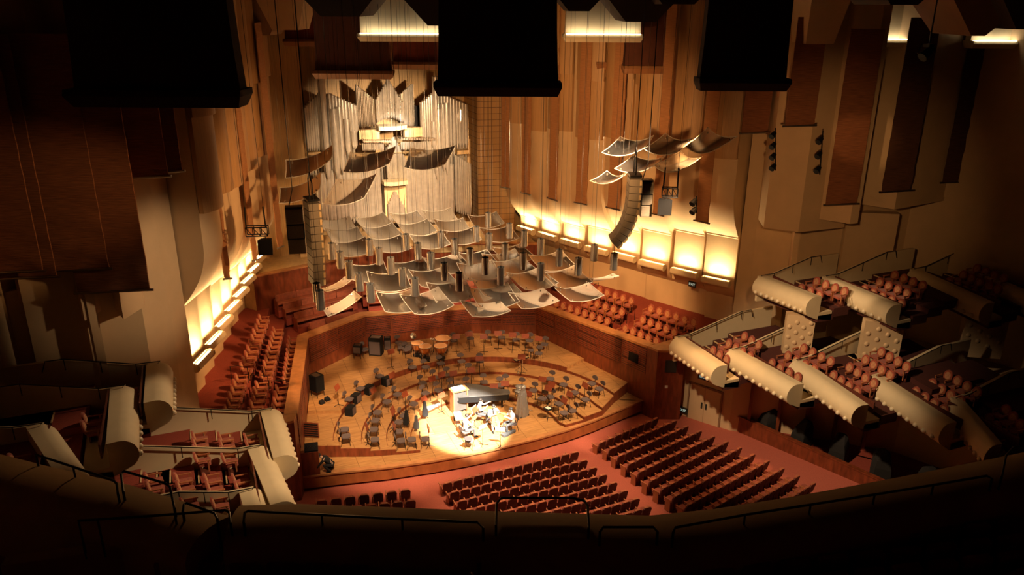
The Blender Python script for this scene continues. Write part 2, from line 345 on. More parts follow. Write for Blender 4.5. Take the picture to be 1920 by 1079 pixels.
# end pilasters beside the balcony boxes
for nm, pts in (('left', [(-8.75, 32.7), (-8.95, 32.1), (-10.3, 31.9), (-10.4, 33.2)]), ('right', [(10.15, 33.3), (10.35, 32.6), (11.7, 32.0), (12.0, 33.6)])):
    m = MB(); m.prism(pts, -.9, 3.27); q = struct(m.build('pilaster', 'wood_red'), 'dark red wood pilaster ending the stage wall on the %s' % nm)
    m = MB(); m.prism(pts, 3.27, 3.39); m.build('top_rail', 'wood_rail', q)
    a, b = V(pts[1]), V(pts[2]); c = (a + b) / 2 + V((0, -.03)); m = MB(); m.box((c.x, c.y, 2.45), (.62, .06, .7), atan2((b - a).y, (b - a).x)); m.build('vent_panel', 'sign_dark', q)
# hatch with its flap, and a switch plate, on the right stage wall
a, b = V(ENC[4]), V(ENC[5]); d = (b - a).normalized(); nr = V((d.y, -d.x)); c = a + (b - a) * .90 + nr * .06; rz = atan2(d.y, d.x)
o = struct(empty('wall_hatch', (c.x, c.y, 2.35), rz), 'small dark hatch with a tilted flap near the right end of the stage wall')
m = MB(); m.box((0, 0, 0), (.70, .05, .55)); m.build('opening', 'black', o)
m = MB(); m.loft([[(-.36, -.03, -.28), (.36, -.03, -.28), (.36, -.40, -.20), (-.36, -.40, -.20)], [(-.36, -.03, -.25), (.36, -.03, -.25), (.36, -.40, -.17), (-.36, -.40, -.17)]], True, True); m.build('flap', 'wood_red', o)
m = MB(); m.box((10.9, 32.36, 1.2), (.16, .05, .16), -.4); struct(m.build('switch_plate', 'paper'), 'small white switch plate on the right pilaster')
# ---- stepped terraces either side of the stage
RailL = [(-9.35, 32.2), (-7.45, 42.1)]; WallL = [(-14.2, 31.4), (-9.9, 49.0)]
RailR = [(10.75, 33.2), (7.9, 42.7)]; WallR = [(16.9, 32.2), (11.0, 48.2)]
def terr(rail, wall, sgn, lab):
    def lin(L, y): t = (y - L[0][1]) / (L[1][1] - L[0][1]); return L[0][0] + t * (L[1][0] - L[0][0])
    ys = (31.8, 47.5); offs = (0, 1.42, 2.45) if sgn > 0 else (0, 1.0, 1.98)
    for k, (o, z) in enumerate(zip(offs, (2.35, 2.80, 3.25))):
        p = []
        y0 = (33.5, 32.4, 32.0)[k]
        for y in (y0, ys[1]): p.append((lin(rail, y) + sgn * o, y))
        for y in (ys[1], y0): p.append((lin(wall, y) + sgn * .6, y))
        m = MB(); m.prism(p, 1.2 if k == 0 else 2.3, z); struct(m.build('floor_terrace', 'carpet'), '%s carpeted terrace step, %s from the stage wall' % (lab, ORD[k]))
terr(RailL, WallL, -1, 'left'); terr(RailR, WallR, 1, 'right')
# ---- choir terrace behind the stage and its back wall
m = MB(); m.prism([(-7.4, 42.2), (-3.3, 45.0), (3.6, 44.8), (7.9, 42.7), (11, 47), (0.8, 50), (-10.5, 47.2)], 1.4, 2.25); struct(m.build('floor_choir', 'carpet'))
BW = [(-9.25, 46.8), (-3.66, 48.43), (.75, 49.1), (5.56, 48.75), (9.6, 46.84)]
m = MB(); m.prism(BW + offset_line(BW, .3)[::-1], 2.2, 5.38); wb = struct(m.build('wall_choir', 'wood_red'))
m = MB(); m.prism(offset_line(BW, -.03) + offset_line(BW, .4)[::-1], 5.38, 5.46); m.build('top_rail', 'wood_rail', wb)
m = MB(); m.prism([(-9.25, 46.8), (-9.6, 47.3), (-12.2, 50.8), (-9.0, 51.5), (-9, 48)], 2.2, 5.0); struct(m.build('floor_ledge', 'wood_pale'))
m = MB(); m.prism([(-9, 47.2), (.75, 49.4), (9.6, 47.2), (10.5, 52.4), (-10, 52.4)], 5.0, 5.3); struct(m.build('floor_organ_loft', 'wood_pale'))
m = MB(); m.prism([(-6.0, 50.1), (7.2, 50.1), (7.2, 50.3), (-6.0, 50.3)], 5.3, 6.6); struct(m.build('wall_organ_base', 'wood_pale'))
m = MB(); m.box((.65, 54.2, 14), (30, .3, 24)); struct(m.build('wall_back', 'wood_organ'))
for x0, x1, nm in ((-9.6, -4.95, 'left'), (6.75, 9.4, 'right')):
    m = MB(); m.prism([(x0, 51.2), (x1, 50.7), (x1, 54.1), (x0, 54.1)], 5.0, 24); struct(m.build('wall_organ_%s' % nm, 'wood_grid' if nm == 'right' else 'wood_organ'))
# ---- fluted side walls with coves: one swept sheet per side
RLEDGE = [((14.86, 35.33), (15.70, 33.94)), ((14.05, 37.31), (14.82, 35.85)), ((13.09, 39.34), (13.85, 37.84)), ((12.30, 41.35), (12.97, 39.84)), ((11.3, 43.16), (12.03, 41.70)), ((10.52, 45.29), (11.12, 43.74)), ((9.78, 47.32), (10.33, 45.76)), ((9.06, 49.29), (9.56, 47.77))]
LC = [(-12.37, 34.2), (-11.8, 36.2), (-11.3, 38.25), (-10.75, 40.25), (-10.23, 42.25), (-9.7, 44.3), (-9.2, 46.2), (-8.75, 48.2)]
LLEDGE = [((x + .34, y + .75), (x - .34, y - .75)) for x, y in LC]
LIPZ = [8.75, 8.5, 8.1, 7.8, 7.5, 7.25, 7.0, 6.9]
ZL = 6.2
def profile(lip):
    p = [(1.5, 24.0), (1.5, lip + 2.9)]
    for i in range(1, 10):
        t = i / 9; p.append((1.5 - 1.4 * t ** 2.1, lip + 2.9 - 2.86 * t))
    p += [(.10, lip - .04), (.0, lip - .10), (.0, lip - .14), (.0, ZL - .1), (-.10, ZL - .55), (-.45, ZL - 1.0), (-.80, ZL - 1.3), (-.85, 3.2), (-.85, 2.0)]
    return p
def side_wall(name, ledges, sgn):
    cols = []                                   # plan samples: (point, normal, lip, bulge)
    for i, (f, n) in enumerate(ledges):
        f, n = V(f), V(n); d = (n - f).normalized(); f = f - d * .13; n = n + d * .13
        inw = V((d.y, -d.x)) if sgn > 0 else V((-d.y, d.x))
        if inw.x * sgn > 0: inw = -inw
        base = -inw * .34                       # panel sits behind its ledge
        for t in (0, .04, .15, .3, .5, .7, .85, .96, 1):
            cols.append((f + (n - f) * t + base, inw, LIPZ[i], .30 * sin(pi * t)))
        cols.insert(i * 11, (cols[i * 11][0] - d * .02, inw, LIPZ[i], None)); cols.append((cols[-1][0] + d * .02, inw, LIPZ[i], None))
        if False: pass
    # order: far to near
    order = []
    for i in range(len(ledges) - 1, -1, -1): order += cols[i * 11:(i + 1) * 11]
    rings = []
    for p, inw, lip, b in order:
        pr = profile(lip); ring = []
        for k, (s, z) in enumerate(pr):
            rec = .38 if b is None and ZL - .6 < z < lip + .05 else 0; bb = (b or 0) if z > lip + .1 else 0; s = s - rec
            q = p + inw * (s + bb * min(1, max(0, (z - lip) / 2.5))); ring.append((q.x, q.y, z))
        rings.append(ring)
    for e, (p, inw, lip, b) in ((0, order[0]), (-1, order[-1])):      # close both ends of the sweep
        cap = [((p - inw * .9).x, (p - inw * .9).y, z) for s, z in profile(lip)]
        rings.insert(0, cap) if e == 0 else rings.append(cap)
    m = MB(); m.loft(rings, False, False)
    return struct(m.build(name, 'plaster', smooth=True, recalc=False))
side_wall('wall_right', RLEDGE, 1); side_wall('wall_left', LLEDGE, -1)
# upper flute seams: shallow stepped casings above the coves
def casings(ledges, sgn, zz):
    for i, (f, n) in enumerate(ledges):
        f, n = V(f), V(n); d = (n - f).normalized(); inw = V((d.y, -d.x)) if sgn > 0 else V((-d.y, d.x))
        if inw.x * sgn > 0: inw = -inw
        f, n = f - d * .16 + inw * 1.2, n + d * .16 + inw * 1.2
        for k, z0 in enumerate(zz):
            m = MB(); bul = .48 + .16 * k; inner = [f + (n - f) * (j / 8) + inw * (bul * sin(pi * (.12 + .76 * j / 8))) for j in range(9)]
            m.prism([tuple(p) for p in inner] + [tuple(n), tuple(f)], z0 + .25 * (i % 2), 24); struct(m.build('wall_flute', 'wood_flute', smooth=True), 'curved fluted wall panel, %s bay from the audience, %s tier, %s side' % (ORD[i], ('lower', 'upper')[k], 'left' if sgn < 0 else 'right'))
casings(RLEDGE, 1, (13.4, 16.8)); casings(LLEDGE, -1, (13.0, 16.8))
# ---- near ends of the cove walls and the outer walls behind the boxes
m = MB(); m.loft([[(x, y, z) for x, y in ((16.0, 33.75), (16.6, 33.3), (17.6, 32.3), (17.9, 31.9), (18.2, 36))] for z in (2.0, 24)], True, True); struct(m.build('wall_corner_right', 'plaster'))
m = MB(); m.loft([[(x, y, z) for x, y in ((-12.75, 33.2), (-13.3, 32.3), (-14.2, 31.2), (-18, 31), (-18, 36))] for z in (1.0, 24)], True, True); struct(m.build('wall_corner_left', 'plaster'))
m = MB(); m.prism([(17.2, 33), (20.5, 31), (26, 30.5), (33, 30), (33, 31), (18.2, 36)], -1, 24); struct(m.build('wall_outer_right', 'plaster'))
m = MB(); m.prism([(24.5, 31.5), (27, 24), (32, 10), (32.5, 10), (33, 31)], -1, 24); struct(m.build('wall_outer_far', 'plaster'))
m = MB(); m.prism([(-17.8, 33), (-19.5, 30), (-21.5, 24), (-22, 6), (-23, 6), (-23, 36), (-17, 36)], -1, 24); struct(m.build('wall_outer_left', 'plaster'))
def pier(pts, z0, name, lab):
    m = MB(); m.prism(pts, z0, 24); struct(m.build(name, 'plaster'), lab)
pier([at(1431.7, 427, 10)[:2], at(1496.7, 436, 10)[:2], at(1583, 427, 10)[:2], (21, 34), (17, 34)], 10, 'wall_pier', 'plaster wall pier above the nearest stage-side upper box')
pier([at(1515.7, 408, 10.6)[:2], at(1593, 420, 10.6)[:2], at(1608, 419, 10.6)[:2], (20.5, 33), (18.6, 33)], 10.6, 'wall_pier', 'plaster wall pier behind the spot-lit rust curtain')
pier([at(1608, 382, 11.2)[:2], at(1676.7, 393, 11.2)[:2], at(1790, 373, 11.2)[:2], (28, 33), (21, 33)], 11.2, 'wall_pier', 'bright-edged plaster wall pier beside the spot-lit rust curtain')
pier([at(1712, 362, 11.4)[:2], at(1790, 373, 11.4)[:2], at(1800, 340, 11.4)[:2], (31, 33), (24, 33)], 11.4, 'wall_pier', 'dim plaster wall pier between two dark curtains')
pier([at(1836, 348, 11.6)[:2], at(1892, 352, 11.6)[:2], at(1990, 330, 11.6)[:2], (36, 33), (27, 33)], 11.6, 'wall_pier', 'dim plaster wall pier at the dark right end')
zz = [at(0, 577, 10), at(37, 557, 10), at(44, 600, 10), at(96, 586, 10), at(137, 561, 10), at(159, 602, 10), at(210, 571, 10), at(232, 600, 10), at(271, 575, 10)]
pier([p[:2] for p in zz] + [(-14.0, 33), (-21, 36)], 10, 'wall_pier_left', 'saw-toothed plaster wall hanging over the left upper boxes')
for (u, v, wd) in ((1484, 545, .3), (1620, 470, 2.6), (1822, 470, 2.4)):
    p = atD(u, {1484: 505, 1620: 492, 1822: 455}[u], {1484: 42.5, 1620: 43, 1822: 46}[u]); m = MB(); m.box((p.x, p.y, 8.2), (wd, .6, 4.2 + .5 * (u > 1500)), -.55); struct(m.build('column', 'plaster'), 'plaster column under the wall piers behind the upper boxes, ' + {1484: 'the slim one', 1620: 'the wide one beside the lit pink seats', 1822: 'the one in the dark right corner'}[u])
for (u, v, wd) in ((30, 560, 1.2), (190, 590, .3)):
    p = at(u, 690, 8.0); m = MB(); m.box((p.x, p.y + .2, 8.5), (wd, .5, 5), .3); struct(m.build('column', 'plaster'), 'plaster column behind the left upper boxes, ' + {30: 'the wide one', 190: 'the slim one'}[u])
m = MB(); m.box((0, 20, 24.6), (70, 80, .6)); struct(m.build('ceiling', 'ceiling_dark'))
# ---- wall under the right boxes, with the double door, and the loge behind its parapet
DW = [(11.75, 33.2), (12.02, 32.6), (13.45, 29.9), (19.5, 24.5), (24, 15)]
m = MB(); m.prism(DW + [(30, 15), (30, 34), (12, 34)], -1.2, 3.1); struct(m.build('wall_under_boxes', 'plaster'))
def on_wall(a, b, t, z, off=.03):
    a, b = V(a), V(b); d = (b - a).normalized(); n = V((d.y, -d.x)); n = -n if n.x > 0 else n
    p = a + (b - a) * t + n * off; return (p.x, p.y, z), atan2(d.y, d.x), n
c, rz, n = on_wall(DW[1], DW[2], .50, .25)
dd = struct(empty('door_1', (c[0], c[1], -.9), rz), 'cream double door below the first right balcony box')
for s in (-1, 1):
    m = MB(); m.box((s * .46, 0, 1.1), (.9, .06, 2.2)); lf = m.build('door_leaf', 'plaster', dd)
    m = MB(); m.box((s * .46 - s * .33, -.05, 1.12), (.09, .04, .34)); m.build('handle_plate', 'sign_dark', lf)
m = MB(); m.box((-.97, 0, 1.15), (.08, .09, 2.3)); m.box((.97, 0, 1.15), (.08, .09, 2.3)); m.box((0, 0, 2.27), (2.0, .09, .08)); m.box((0, .01, 1.1), (.02, .075, 2.2)); m.build('door_frame', 'ceiling_tan', dd)
LP = [(13.9, 29.85), (16.3, 22.4), (17.6, 17)]
m = MB(); m.prism(LP + offset_line(LP, -.18)[::-1], -.9, .15); pr = struct(m.build('wall_loge_parapet', 'wood_red'))
m = MB(); m.prism(offset_line(LP, .03) + offset_line(LP, -.22)[::-1], .15, .22); m.build('top_rail', 'wood_red', pr)
m = MB(); m.prism([(14.1, 29.85), (16.5, 22.4), (17.8, 17), (24, 16), (19.5, 24.5), (13.6, 30.2)], -.9, -.35); struct(m.build('floor_loge', 'carpet'))
for t in (.12, .30, .47, .64, .82):
    c, rz, n = on_wall(DW[2], DW[3], t, 1, .12); m = MB(); m.box((c[0], c[1], 1.2), (.16, .26, 3.8), rz); struct(m.build('pilaster_strip', 'wood_red'), 'dark pilaster strip on the wall behind the loge, %s from the stage' % ORD[int(t * 5.6)])
# ---- foreground balcony parapet of the camera's own tier
PZ = 13.4
PX = [(-120, 822), (75, 872), (240, 910), (330, 938), (424, 968), (446, 948), (560, 945), (700, 950), (930, 959), (1220, 967), (1340, 955), (1500, 930), (1700, 893), (1905, 852), (2000, 832)]
par = [at(u, v, PZ) for u, v in PX]
def parapet(name, pts, lab, thick=1.5, depth=1.5):
    rings = []
    for i, p in enumerate(pts):
        a, b = V(pts[max(0, i - 1)][:2]), V(pts[min(len(pts) - 1, i + 1)][:2]); d = (b - a).normalized(); n = V((d.y, -d.x))   # towards the camera
        if n.y > 0: n = -n
        prof = [(-.10, -depth), (-.12, -.3), (-.05, -.06), (.08, .0), (.25, .03), (.42, 0), (.55, -.10), (.60, -.25), (.60, -depth)]
        rings.append([(p[0] + n.x * s * thick, p[1] + n.y * s * thick, p[2] + z) for s, z in prof])
    m = MB(); m.loft(rings, True, True); return struct(m.build(name, 'plaster', smooth=True), lab)
parapet('wall_parapet_left', par[:5], 'dim rounded plaster parapet of the near balcony, left wing')
parapet('wall_parapet', par[5:], 'dim rounded plaster parapet of the near balcony, curving right')
m = MB(); nb = [(p[0] + .1, p[1] - .55) for p in par]; m.prism(nb + [(15, -6), (-30, -6)], 11.2, 12.1); struct(m.build('floor_balcony', 'carpet'))
for k in range(5):
    y0 = 7.0 - k * .95; m = MB(); m.box((-6, y0 - 2.2, 12.1 + k * .42), (44, 4.4, .84)); struct(m.build('floor_balcony_step', 'carpet'), 'dark carpeted step of the near balcony, %s from its parapet' % ORD[k])
# lower inner curb of the left wing
lc = [at(0, 1062, 13.0), at(190, 1035, 13.0), at(378, 1011, 13.0), at(424, 968, 13.2)]
m = MB()
m.loft([[(p.x - .0, p.y, p.z - 1.2), (p.x, p.y, p.z), (p.x + .05, p.y + .22, p.z), (p.x + .05, p.y + .22, p.z - 1.2)] for p in lc], True, True); struct(m.build('wall_curb', 'plaster'), 'dim plaster curb stepping down inside the left balcony wing')
# ================================================================ COVE LIGHTS
def cove_light(f, n, sgn, label):
    f, n = V(f), V(n); d = (n - f); L = d.length; d /= L; c = (f + n) / 2
    inw = V((d.y, -d.x)) if sgn > 0 else V((-d.y, d.x))
    if inw.x * sgn > 0: inw = -inw
    o = empty('cove_light', (c.x, c.y, ZL), 0, label, 'light', 'cove lights along the side walls')
    mt = M4.Rotation(atan2(d.y, d.x), 4, 'Z'); s = 1 if (mt @ V((0, 1, 0))).dot(inw.to_3d()) > 0 else -1
    m = MB(); ring = lambda x: [(x, .20 * cos(t), -.19 + .20 * sin(t)) for t in [pi + pi * k / 8 for k in range(9)]] + [(x, .20, .0), (x, .13, .02), (x, .12, -.06), (x, -.12, -.06), (x, -.13, .02), (x, -.20, 0)]
    m.loft([ring(-L / 2), ring(L / 2)], True, True, mt); m.build('trough', 'plaster_fine', o, smooth=True)
    m = MB(); m.rbox((-L / 2, 0, -.17), (.05, .46, .40), .19, 4, 'x', mt); m.build('end_cap', 'plaster_fine', o)
    m = MB(); m.rbox((L / 2, 0, -.17), (.05, .46, .40), .19, 4, 'x', mt); m.build('end_cap', 'plaster_fine', o)
    m = MB(); m.box((0, 0, -.06), (L - .20, .10, .02), 0, mt); m.build('lamp_strip', 'led_strip', o)
    l = bpy.data.lights.new('lamp', 'AREA'); l.shape = 'RECTANGLE'; l.size = L * .75; l.size_y = .14; l.energy = 75; l.color = (1.0, .72, .36); l.spread = R(105)
    lo = bpy.data.objects.new('lamp', l); COL.objects.link(lo); lo.parent = o; lo.location = (0, 0, -.02); lo.rotation_euler = (R(180) + R(8) * s, 0, atan2(d.y, d.x))
    m = MB(); m.box((0, -.27 * s, -.12), (L * .8, .22, .12), 0, mt); m.build('bracket', 'plaster', o)
for i, (f, n) in enumerate(RLEDGE): cove_light(f, n, 1, 'glowing trough light on the right wall, %s from the audience' % ORD[i])
for i, (f, n) in enumerate(LLEDGE): cove_light(f, n, -1, 'glowing trough light on the left wall, %s from the audience' % ORD[i])

# ================================================================ SEATS
def make_arm_seat():
    """terrace and box seat: round tan padded back, red cushion, wooden arms; faces +Y"""
    o = empty('terrace_armchair')
    m = MB()
    ring = []
    for k in range(16):
        t = 2 * pi * k / 16; ring.append((.235 * cos(t) * (1 if abs(cos(t)) < .8 else .97), .66 + .27 * sin(t)))
    tilt = lambda x, z, y: (x, y - .22 - (z - .45) * .20, z)
    m.loft([[tilt(x * .94, .66 + (z - .66) * .94, .04) for x, z in ring], [tilt(x, z, .02) for x, z in ring], [tilt(x, z, -.03) for x, z in ring]], True, True)
    m.build('backrest', 'seat_velvet', o)
    m = MB(); m.loft([[tilt(x * .66, .67 + (z - .66) * .66, .04) for x, z in ring], [tilt(x * .62, .67 + (z - .66) * .62, .052) for x, z in ring]], True, True); m.build('back_pad', 'seat_tan', o)
    m = MB(); m.rbox((0, .02, .44), (.46, .46, .11), .08, 3); m.build('seat_cushion', 'seat_velvet', o)
    for s in (-1, 1):
        m = MB(); m.rbox((s * .262, .02, .63), (.05, .44, .04), .02, 2); m.box((s * .262, .16, .40), (.04, .06, .46)); m.build('armrest', 'seat_arm', o)
    m = MB(); m.box((0, -.12, .2), (.44, .05, .4)); m.box((0, 0, .02), (.4, .3, .04)); m.build('pedestal', 'seat_shell', o)
    return o
def make_row_seat():
    """main floor seat seen from behind: dark squared shell with a lighter cap, faces +Y"""
    o = empty('auditorium_seat')
    m = MB(); prof = [(-.20, .34), (.20, .34), (.225, .76), (.19, .83), (.12, .86), (-.12, .86), (-.19, .83), (-.225, .76)]
    tl = lambda x, z, y: (x, y - .20 - (z - .4) * .22, z)
    m.loft([[tl(x, z, .03) for x, z in prof], [tl(x, z, -.03) for x, z in prof]], True, True); m.build('backrest', 'seat_shell', o)
    m = MB(); m.loft([[tl(x * .88, .37 + (z - .37) * .93, .075) for x, z in prof], [tl(x * .92, .36 + (z - .36) * .96, .03) for x, z in prof]], True, True); m.build('back_pad', 'seat_velvet', o)
    m = MB(); m.rbox((0, -.27, .868), (.30, .12, .03), .05, 3); m.build('back_cap', 'seat_cap', o)
    m = MB(); m.rbox((0, .06, .43), (.46, .44, .10), .07, 3); m.build('seat_cushion', 'seat_velvet', o)
    m = MB(); m.rbox((-.262, .04, .62), (.05, .40, .04), .02, 2); m.box((-.262, -.02, .31), (.04, .30, .60)); m.build('armrest', 'seat_arm', o)
    m = MB(); m.box((0, -.10, .18), (.10, .16, .36)); m.build('pedestal', 'seat_shell', o)
    return o
_arm, _row = make_arm_seat(), make_row_seat(); _used = {}
def put(proto, key, loc, rz, label, group):
    if key not in _used:
        _used[key] = 1; proto.location = loc; proto.rotation_euler = (0, 0, rz); tag(proto, label, 'seat', group); return proto
    return tag(dup(proto, loc, rz, label, group), cat='seat')
PARV = [(u, v) for u, v in PX]
def px_of(p):
    q = V(p) - CAM; d = q.dot(fw); return 960 + FPX * q.dot(r2) / d, 539.5 - FPX * q.dot(u2) / d
def hidden(p):
    u, v = px_of(p)
    for (a, b), (c, d) in zip(PARV, PARV[1:]):
        if a <= u <= c: return v > b + (d - b) * (u - a) / (c - a) - 1
    return True
def seat_row(key, p0, p1, n, z0, z1, rz, lab, group):
    if key == 'arm':
        L = hypot(p1[0] - p0[0], p1[1] - p0[1]); n = max(1, min(n, int(L / .575) + 1))
    for k in range(n):
        t = k / (n - 1) if n > 1 else 0
        if hidden((lerp(p0[0], p1[0], t), lerp(p0[1], p1[1], t), lerp(z0, z1, t) + .86)): continue
        put(_arm if key == 'arm' else _row, key, (lerp(p0[0], p1[0], t), lerp(p0[1], p1[1], t), lerp(z0, z1, t)), rz, lab(k), group)
# main floor: rows measured at the top of the backs
def mrow(block, i, a, b, n, flip, ref):
    zt = -.03 + .055 * i
    A, B = at(*a, zt), at(*b, zt); d = (B - A).normalized(); rz = atan2(d.y, d.x); f = V((-d.y, d.x, 0)) * .29
    A, B = A + d * .26 + f, B - d * .26 + f
    seat_row('row', A, B, n, zt - .87, zt - .87, rz, lambda k: 'dark red seat %s from %s, %s row of the %s block' % (ORD[k if not flip else n - 1 - k], ref, ORD[i], block), 'main floor seats, %s block' % block)
cL = [(829.3, 908.3), (842.7, 925), (856.7, 941.7), (870, 959), (884, 977), (899, 996), (914, 1016), (930, 1037)]
cR = [(1086.7, 846.7), (1103.3, 862.3), (1121, 876), (1140, 889.3), (1159, 904), (1179, 919), (1201, 934), (1223.3, 949.3)]
for i in range(8): mrow('centre', i, cL[i], cR[i], 14 if i < 5 else 15, i > 2, 'the left aisle' if i <= 2 else 'the right aisle')
rL = [(1123.3, 831.7), (1141.7, 843.3), (1158.3, 856.7), (1177.3, 871.7), (1196.7, 886.7), (1217.7, 903.3), (1239.3, 918), (1262, 933), (1286, 950), (1311, 968), (1337, 987), (1364, 1007)]
rR = [(1235.7, 782.7), (1270, 787.7), (1292, 798), (1316.7, 807), (1341.7, 817), (1367, 826.7), (1392, 838), (1417, 850.7), (1444, 863), (1472, 876.7), (1500.7, 890.7), (1530.7, 904)]
for i in range(12): mrow('right', i, rL[i], rR[i], [8, 10, 10, 11, 11, 12, 12, 12, 12, 13, 13, 13][i], True, 'the wall')
lL = [(592, 940), (610, 957)]; lR = [(771, 918), (781, 938)]
for i in range(2): mrow('left', i, lL[i], lR[i], 7, True, 'the aisle')
# stage terraces: measured back tops (pixel, pixel, height of back top)
TS = [('left', 'stage-side row', 2.35, 3.28, [((540.7, 630), (530, 706), 10), ((517, 722), (508, 769), 6)]),
      ('left', 'middle row', 2.80, 3.73, [((511.7, 613), (487.6, 696), 10), ((479, 714), (465, 764), 6)]),
      ('left', 'wall-side row', 3.25, 4.18, [((485, 589), (450, 680), 10), ((440.6, 700), (420, 760), 6)]),
      ('right', 'stage-side row', 2.35, 3.28, [((1044, 562), (1140, 595), 10), ((1174, 608), (1232, 632), 6)]),
      ('right', 'middle row', 2.80, 3.73, [((1106, 558), (1167, 577.7), 7), ((1206.7, 592), (1265.8, 615), 6)]),
      ('right', 'wall-side row', 3.25, 4.18, [((1033, 508), (1100, 529), 7), ((1111, 532), (1185, 557), 8), ((1222, 571), (1302, 596), 8)])]
for side, rn, zf, zt, segs in TS:
    for q, (a, b, n) in enumerate(segs):
        A, B = at(*a, zt), at(*b, zt); d = (B - A).normalized(); s = 1 if side == 'left' else -1
        f = V((d.y, -d.x, 0)); f = f if f.x * s > 0 else -f; rz = atan2(-f.x, f.y)
        g = ['far', 'near'] if len(segs) == 2 else ['farthest', 'middle', 'near']
        if side == 'left': g = ['longer', 'shorter']
        seat_row('arm', A + f * .30, B + f * .30, n, zf, zf, rz, lambda k: '%s terrace seat %s from the organ end, %s part of the %s' % (side, ORD[k], g[q], rn), 'seats on the %s terrace' % side)
        if q == 0:      # low aisle rail and steps between the two parts
            c = B + (B - A).normalized() * .55
            o = empty('aisle_rail', (c.x, c.y, zf), rz, 'thin black aisle rail beside the %s of the %s terrace' % (rn, side), 'rail')
            m = MB(); m.tube([(-.1, .4, 0), (-.1, .4, .8), (-.1, .0, .95), (-.1, -.4, .95), (-.1, -.4, 0)], .018); m.build('handrail', 'black_metal', o)
# ================================================================ BALCONY BOXES
def balcony(tier, side, idx, xf, y0, y1, zc, label, rows, seats, sk=0., r=.52, wall=True):
    """front roll from far end (y0) to near end (y1) at plan x = xf; goes outward by s"""
    s = 1 if side == 'right' else -1
    o = tag(empty('balcony_box', (xf, y0, zc)), label, None, None, 'structure')
    L = y0 - y1; X = lambda y: sk * (-y) / L
    prof = [(s * (.50), .55), (s * .18, .58)] + [(s * (.10 - r * .95 * sin(t)), .06 + r * cos(t)) for t in [pi * k / 10 for k in range(0, 9)]] + [(s * .35, -.62), (s * 1.3, -.80), (s * 1.3, -.3), (s * .5, -.3)]
    rings = [[(x + X(y), y, z) for x, z in prof] for y in (0, -L)]
    m = MB(); m.loft(rings, True, True); m.build('front_roll', 'plaster_fine', o, smooth=True)
    nb = 9
    for k in range(nb):
        y = -L * (k + .7) / (nb + .4); m = MB(); m.sphere((X(y) - s * .385, y, -.13), .105, 10, 6); m.build('globe_lamp', 'bulb_glass', o, smooth=True)
    # floor slab, rising steps
    pit = .95; rise = .25
    for k in range(rows):
        a, b = s * (.45 + k * pit), s * (.45 + (k + 1) * pit + (.0 if k < rows - 1 else 2.2)); zf = -.45 + k * rise
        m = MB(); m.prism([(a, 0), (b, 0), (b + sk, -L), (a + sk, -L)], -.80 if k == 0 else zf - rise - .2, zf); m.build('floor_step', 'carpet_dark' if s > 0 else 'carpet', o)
        if k:
            for h in (0, .5):   # aisle steps with pale nosing at the far end
                a2 = a - s * h; m = MB(); m.box((a2 - s * .02, -.55, zf - h * .4), (.05, .85, .05)); m.build('step_nosing', 'wood_pale', o)
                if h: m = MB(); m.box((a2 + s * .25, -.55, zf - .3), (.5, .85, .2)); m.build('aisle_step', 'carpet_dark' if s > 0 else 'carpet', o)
    # sloping side curbs, far end
    if wall:
        w = .16; pth = [(.0, .56), (.85, .58), (.85 + rows * pit * .82, .58 + rows * rise * .82), (.9 + rows * pit + 1.4, .58 + rows * rise * .86)]
        m = MB(); m.loft([[(s * x, .02, -.8), (s * x, .02, z), (s * x, w, z), (s * x, w, -.8)] for x, z in pth], True, True); m.build('side_curb', 'plaster_fine', o)
        m = MB(); m.tube([(s * x, -.10, z + .10) for x, z in [(.4, .2)] + pth[:3]] + [(s * (pth[2][0] + .6), -.10, pth[2][1] + .1), (s * (pth[2][0] + .75), -.1, pth[2][1] - .3)], .022)
        for x, z in pth[1:3] + [(lerp(pth[1][0], pth[2][0], .5), lerp(pth[1][1], pth[2][1], .5))]: m.tube([(s * x, -.10, z + .10), (s * x, -.10, z - .35)], .018)
        m.build('handrail', 'black_metal', o)
    # dark front rail inside the roll
    m = MB(); m.box((s * .62 + sk / 2, -L / 2, .30), (.06, L * .98, .5), 0); m.build('inner_rail', 'seat_shell', o)
    for k in range(rows):
        n = seats[k] if k < len(seats) else 0
        for q in range(n):
            y = y0 - 1.45 - q * .56; x = xf + s * (1.02 + k * pit) + X(y - y0); z = zc - .45 + k * rise
            if hidden((x, y, z + .9)): continue
            put(_arm, 'arm', (x, y, z), pi / 2 if s > 0 else -pi / 2, '%s seat from the curb, %s row, %s %s %s box from the stage' % (ORD[q], ORD[k], ORD[idx], side, tier), 'seats in the %s %s boxes' % (side, tier))
    return o
nm = lambda s, t, i: '%s plaster balcony box with a row of globe lamps, %s from the stage, %s tier, %s side' % ('cream', ORD[i], t, s)
RB = [(10.35, 31.05, 27.4, 4.2, 0., [3, 4, 3]), (12.05, 28.75, 24.5, 4.2, .35, [4, 4, 4]), (14.2, 26.6, 21.9, 4.2, -.55, [4, 4, 4, 4]), (16.5, 23.9, 19.4, 4.2, -.6, [4, 4, 4]), (18.0, 20.9, 17.5, 4.2, -1.9, [3, 3])]
for i, (x, a, b, z, sk, st) in enumerate(RB): balcony('lower', 'right', i, x, a, b, z, nm('right', 'lower', i), len(st) + 1, st, sk)
RU = [(14.55, 30.2, 26.8, 7.3, .45, [3, 4]), (17.65, 28.95, 24.6, 7.3, .1, [5, 4, 4]), (22.9, 28.2, 23.2, 7.3, -.8, [5, 5, 4]), (25.6, 26.3, 21, 7.3, -1, [4])]
for i, (x, a, b, z, sk, st) in enumerate(RU): balcony('upper', 'right', i, x, a, b, z, nm('right', 'upper', i), len(st) + 1, st, sk)
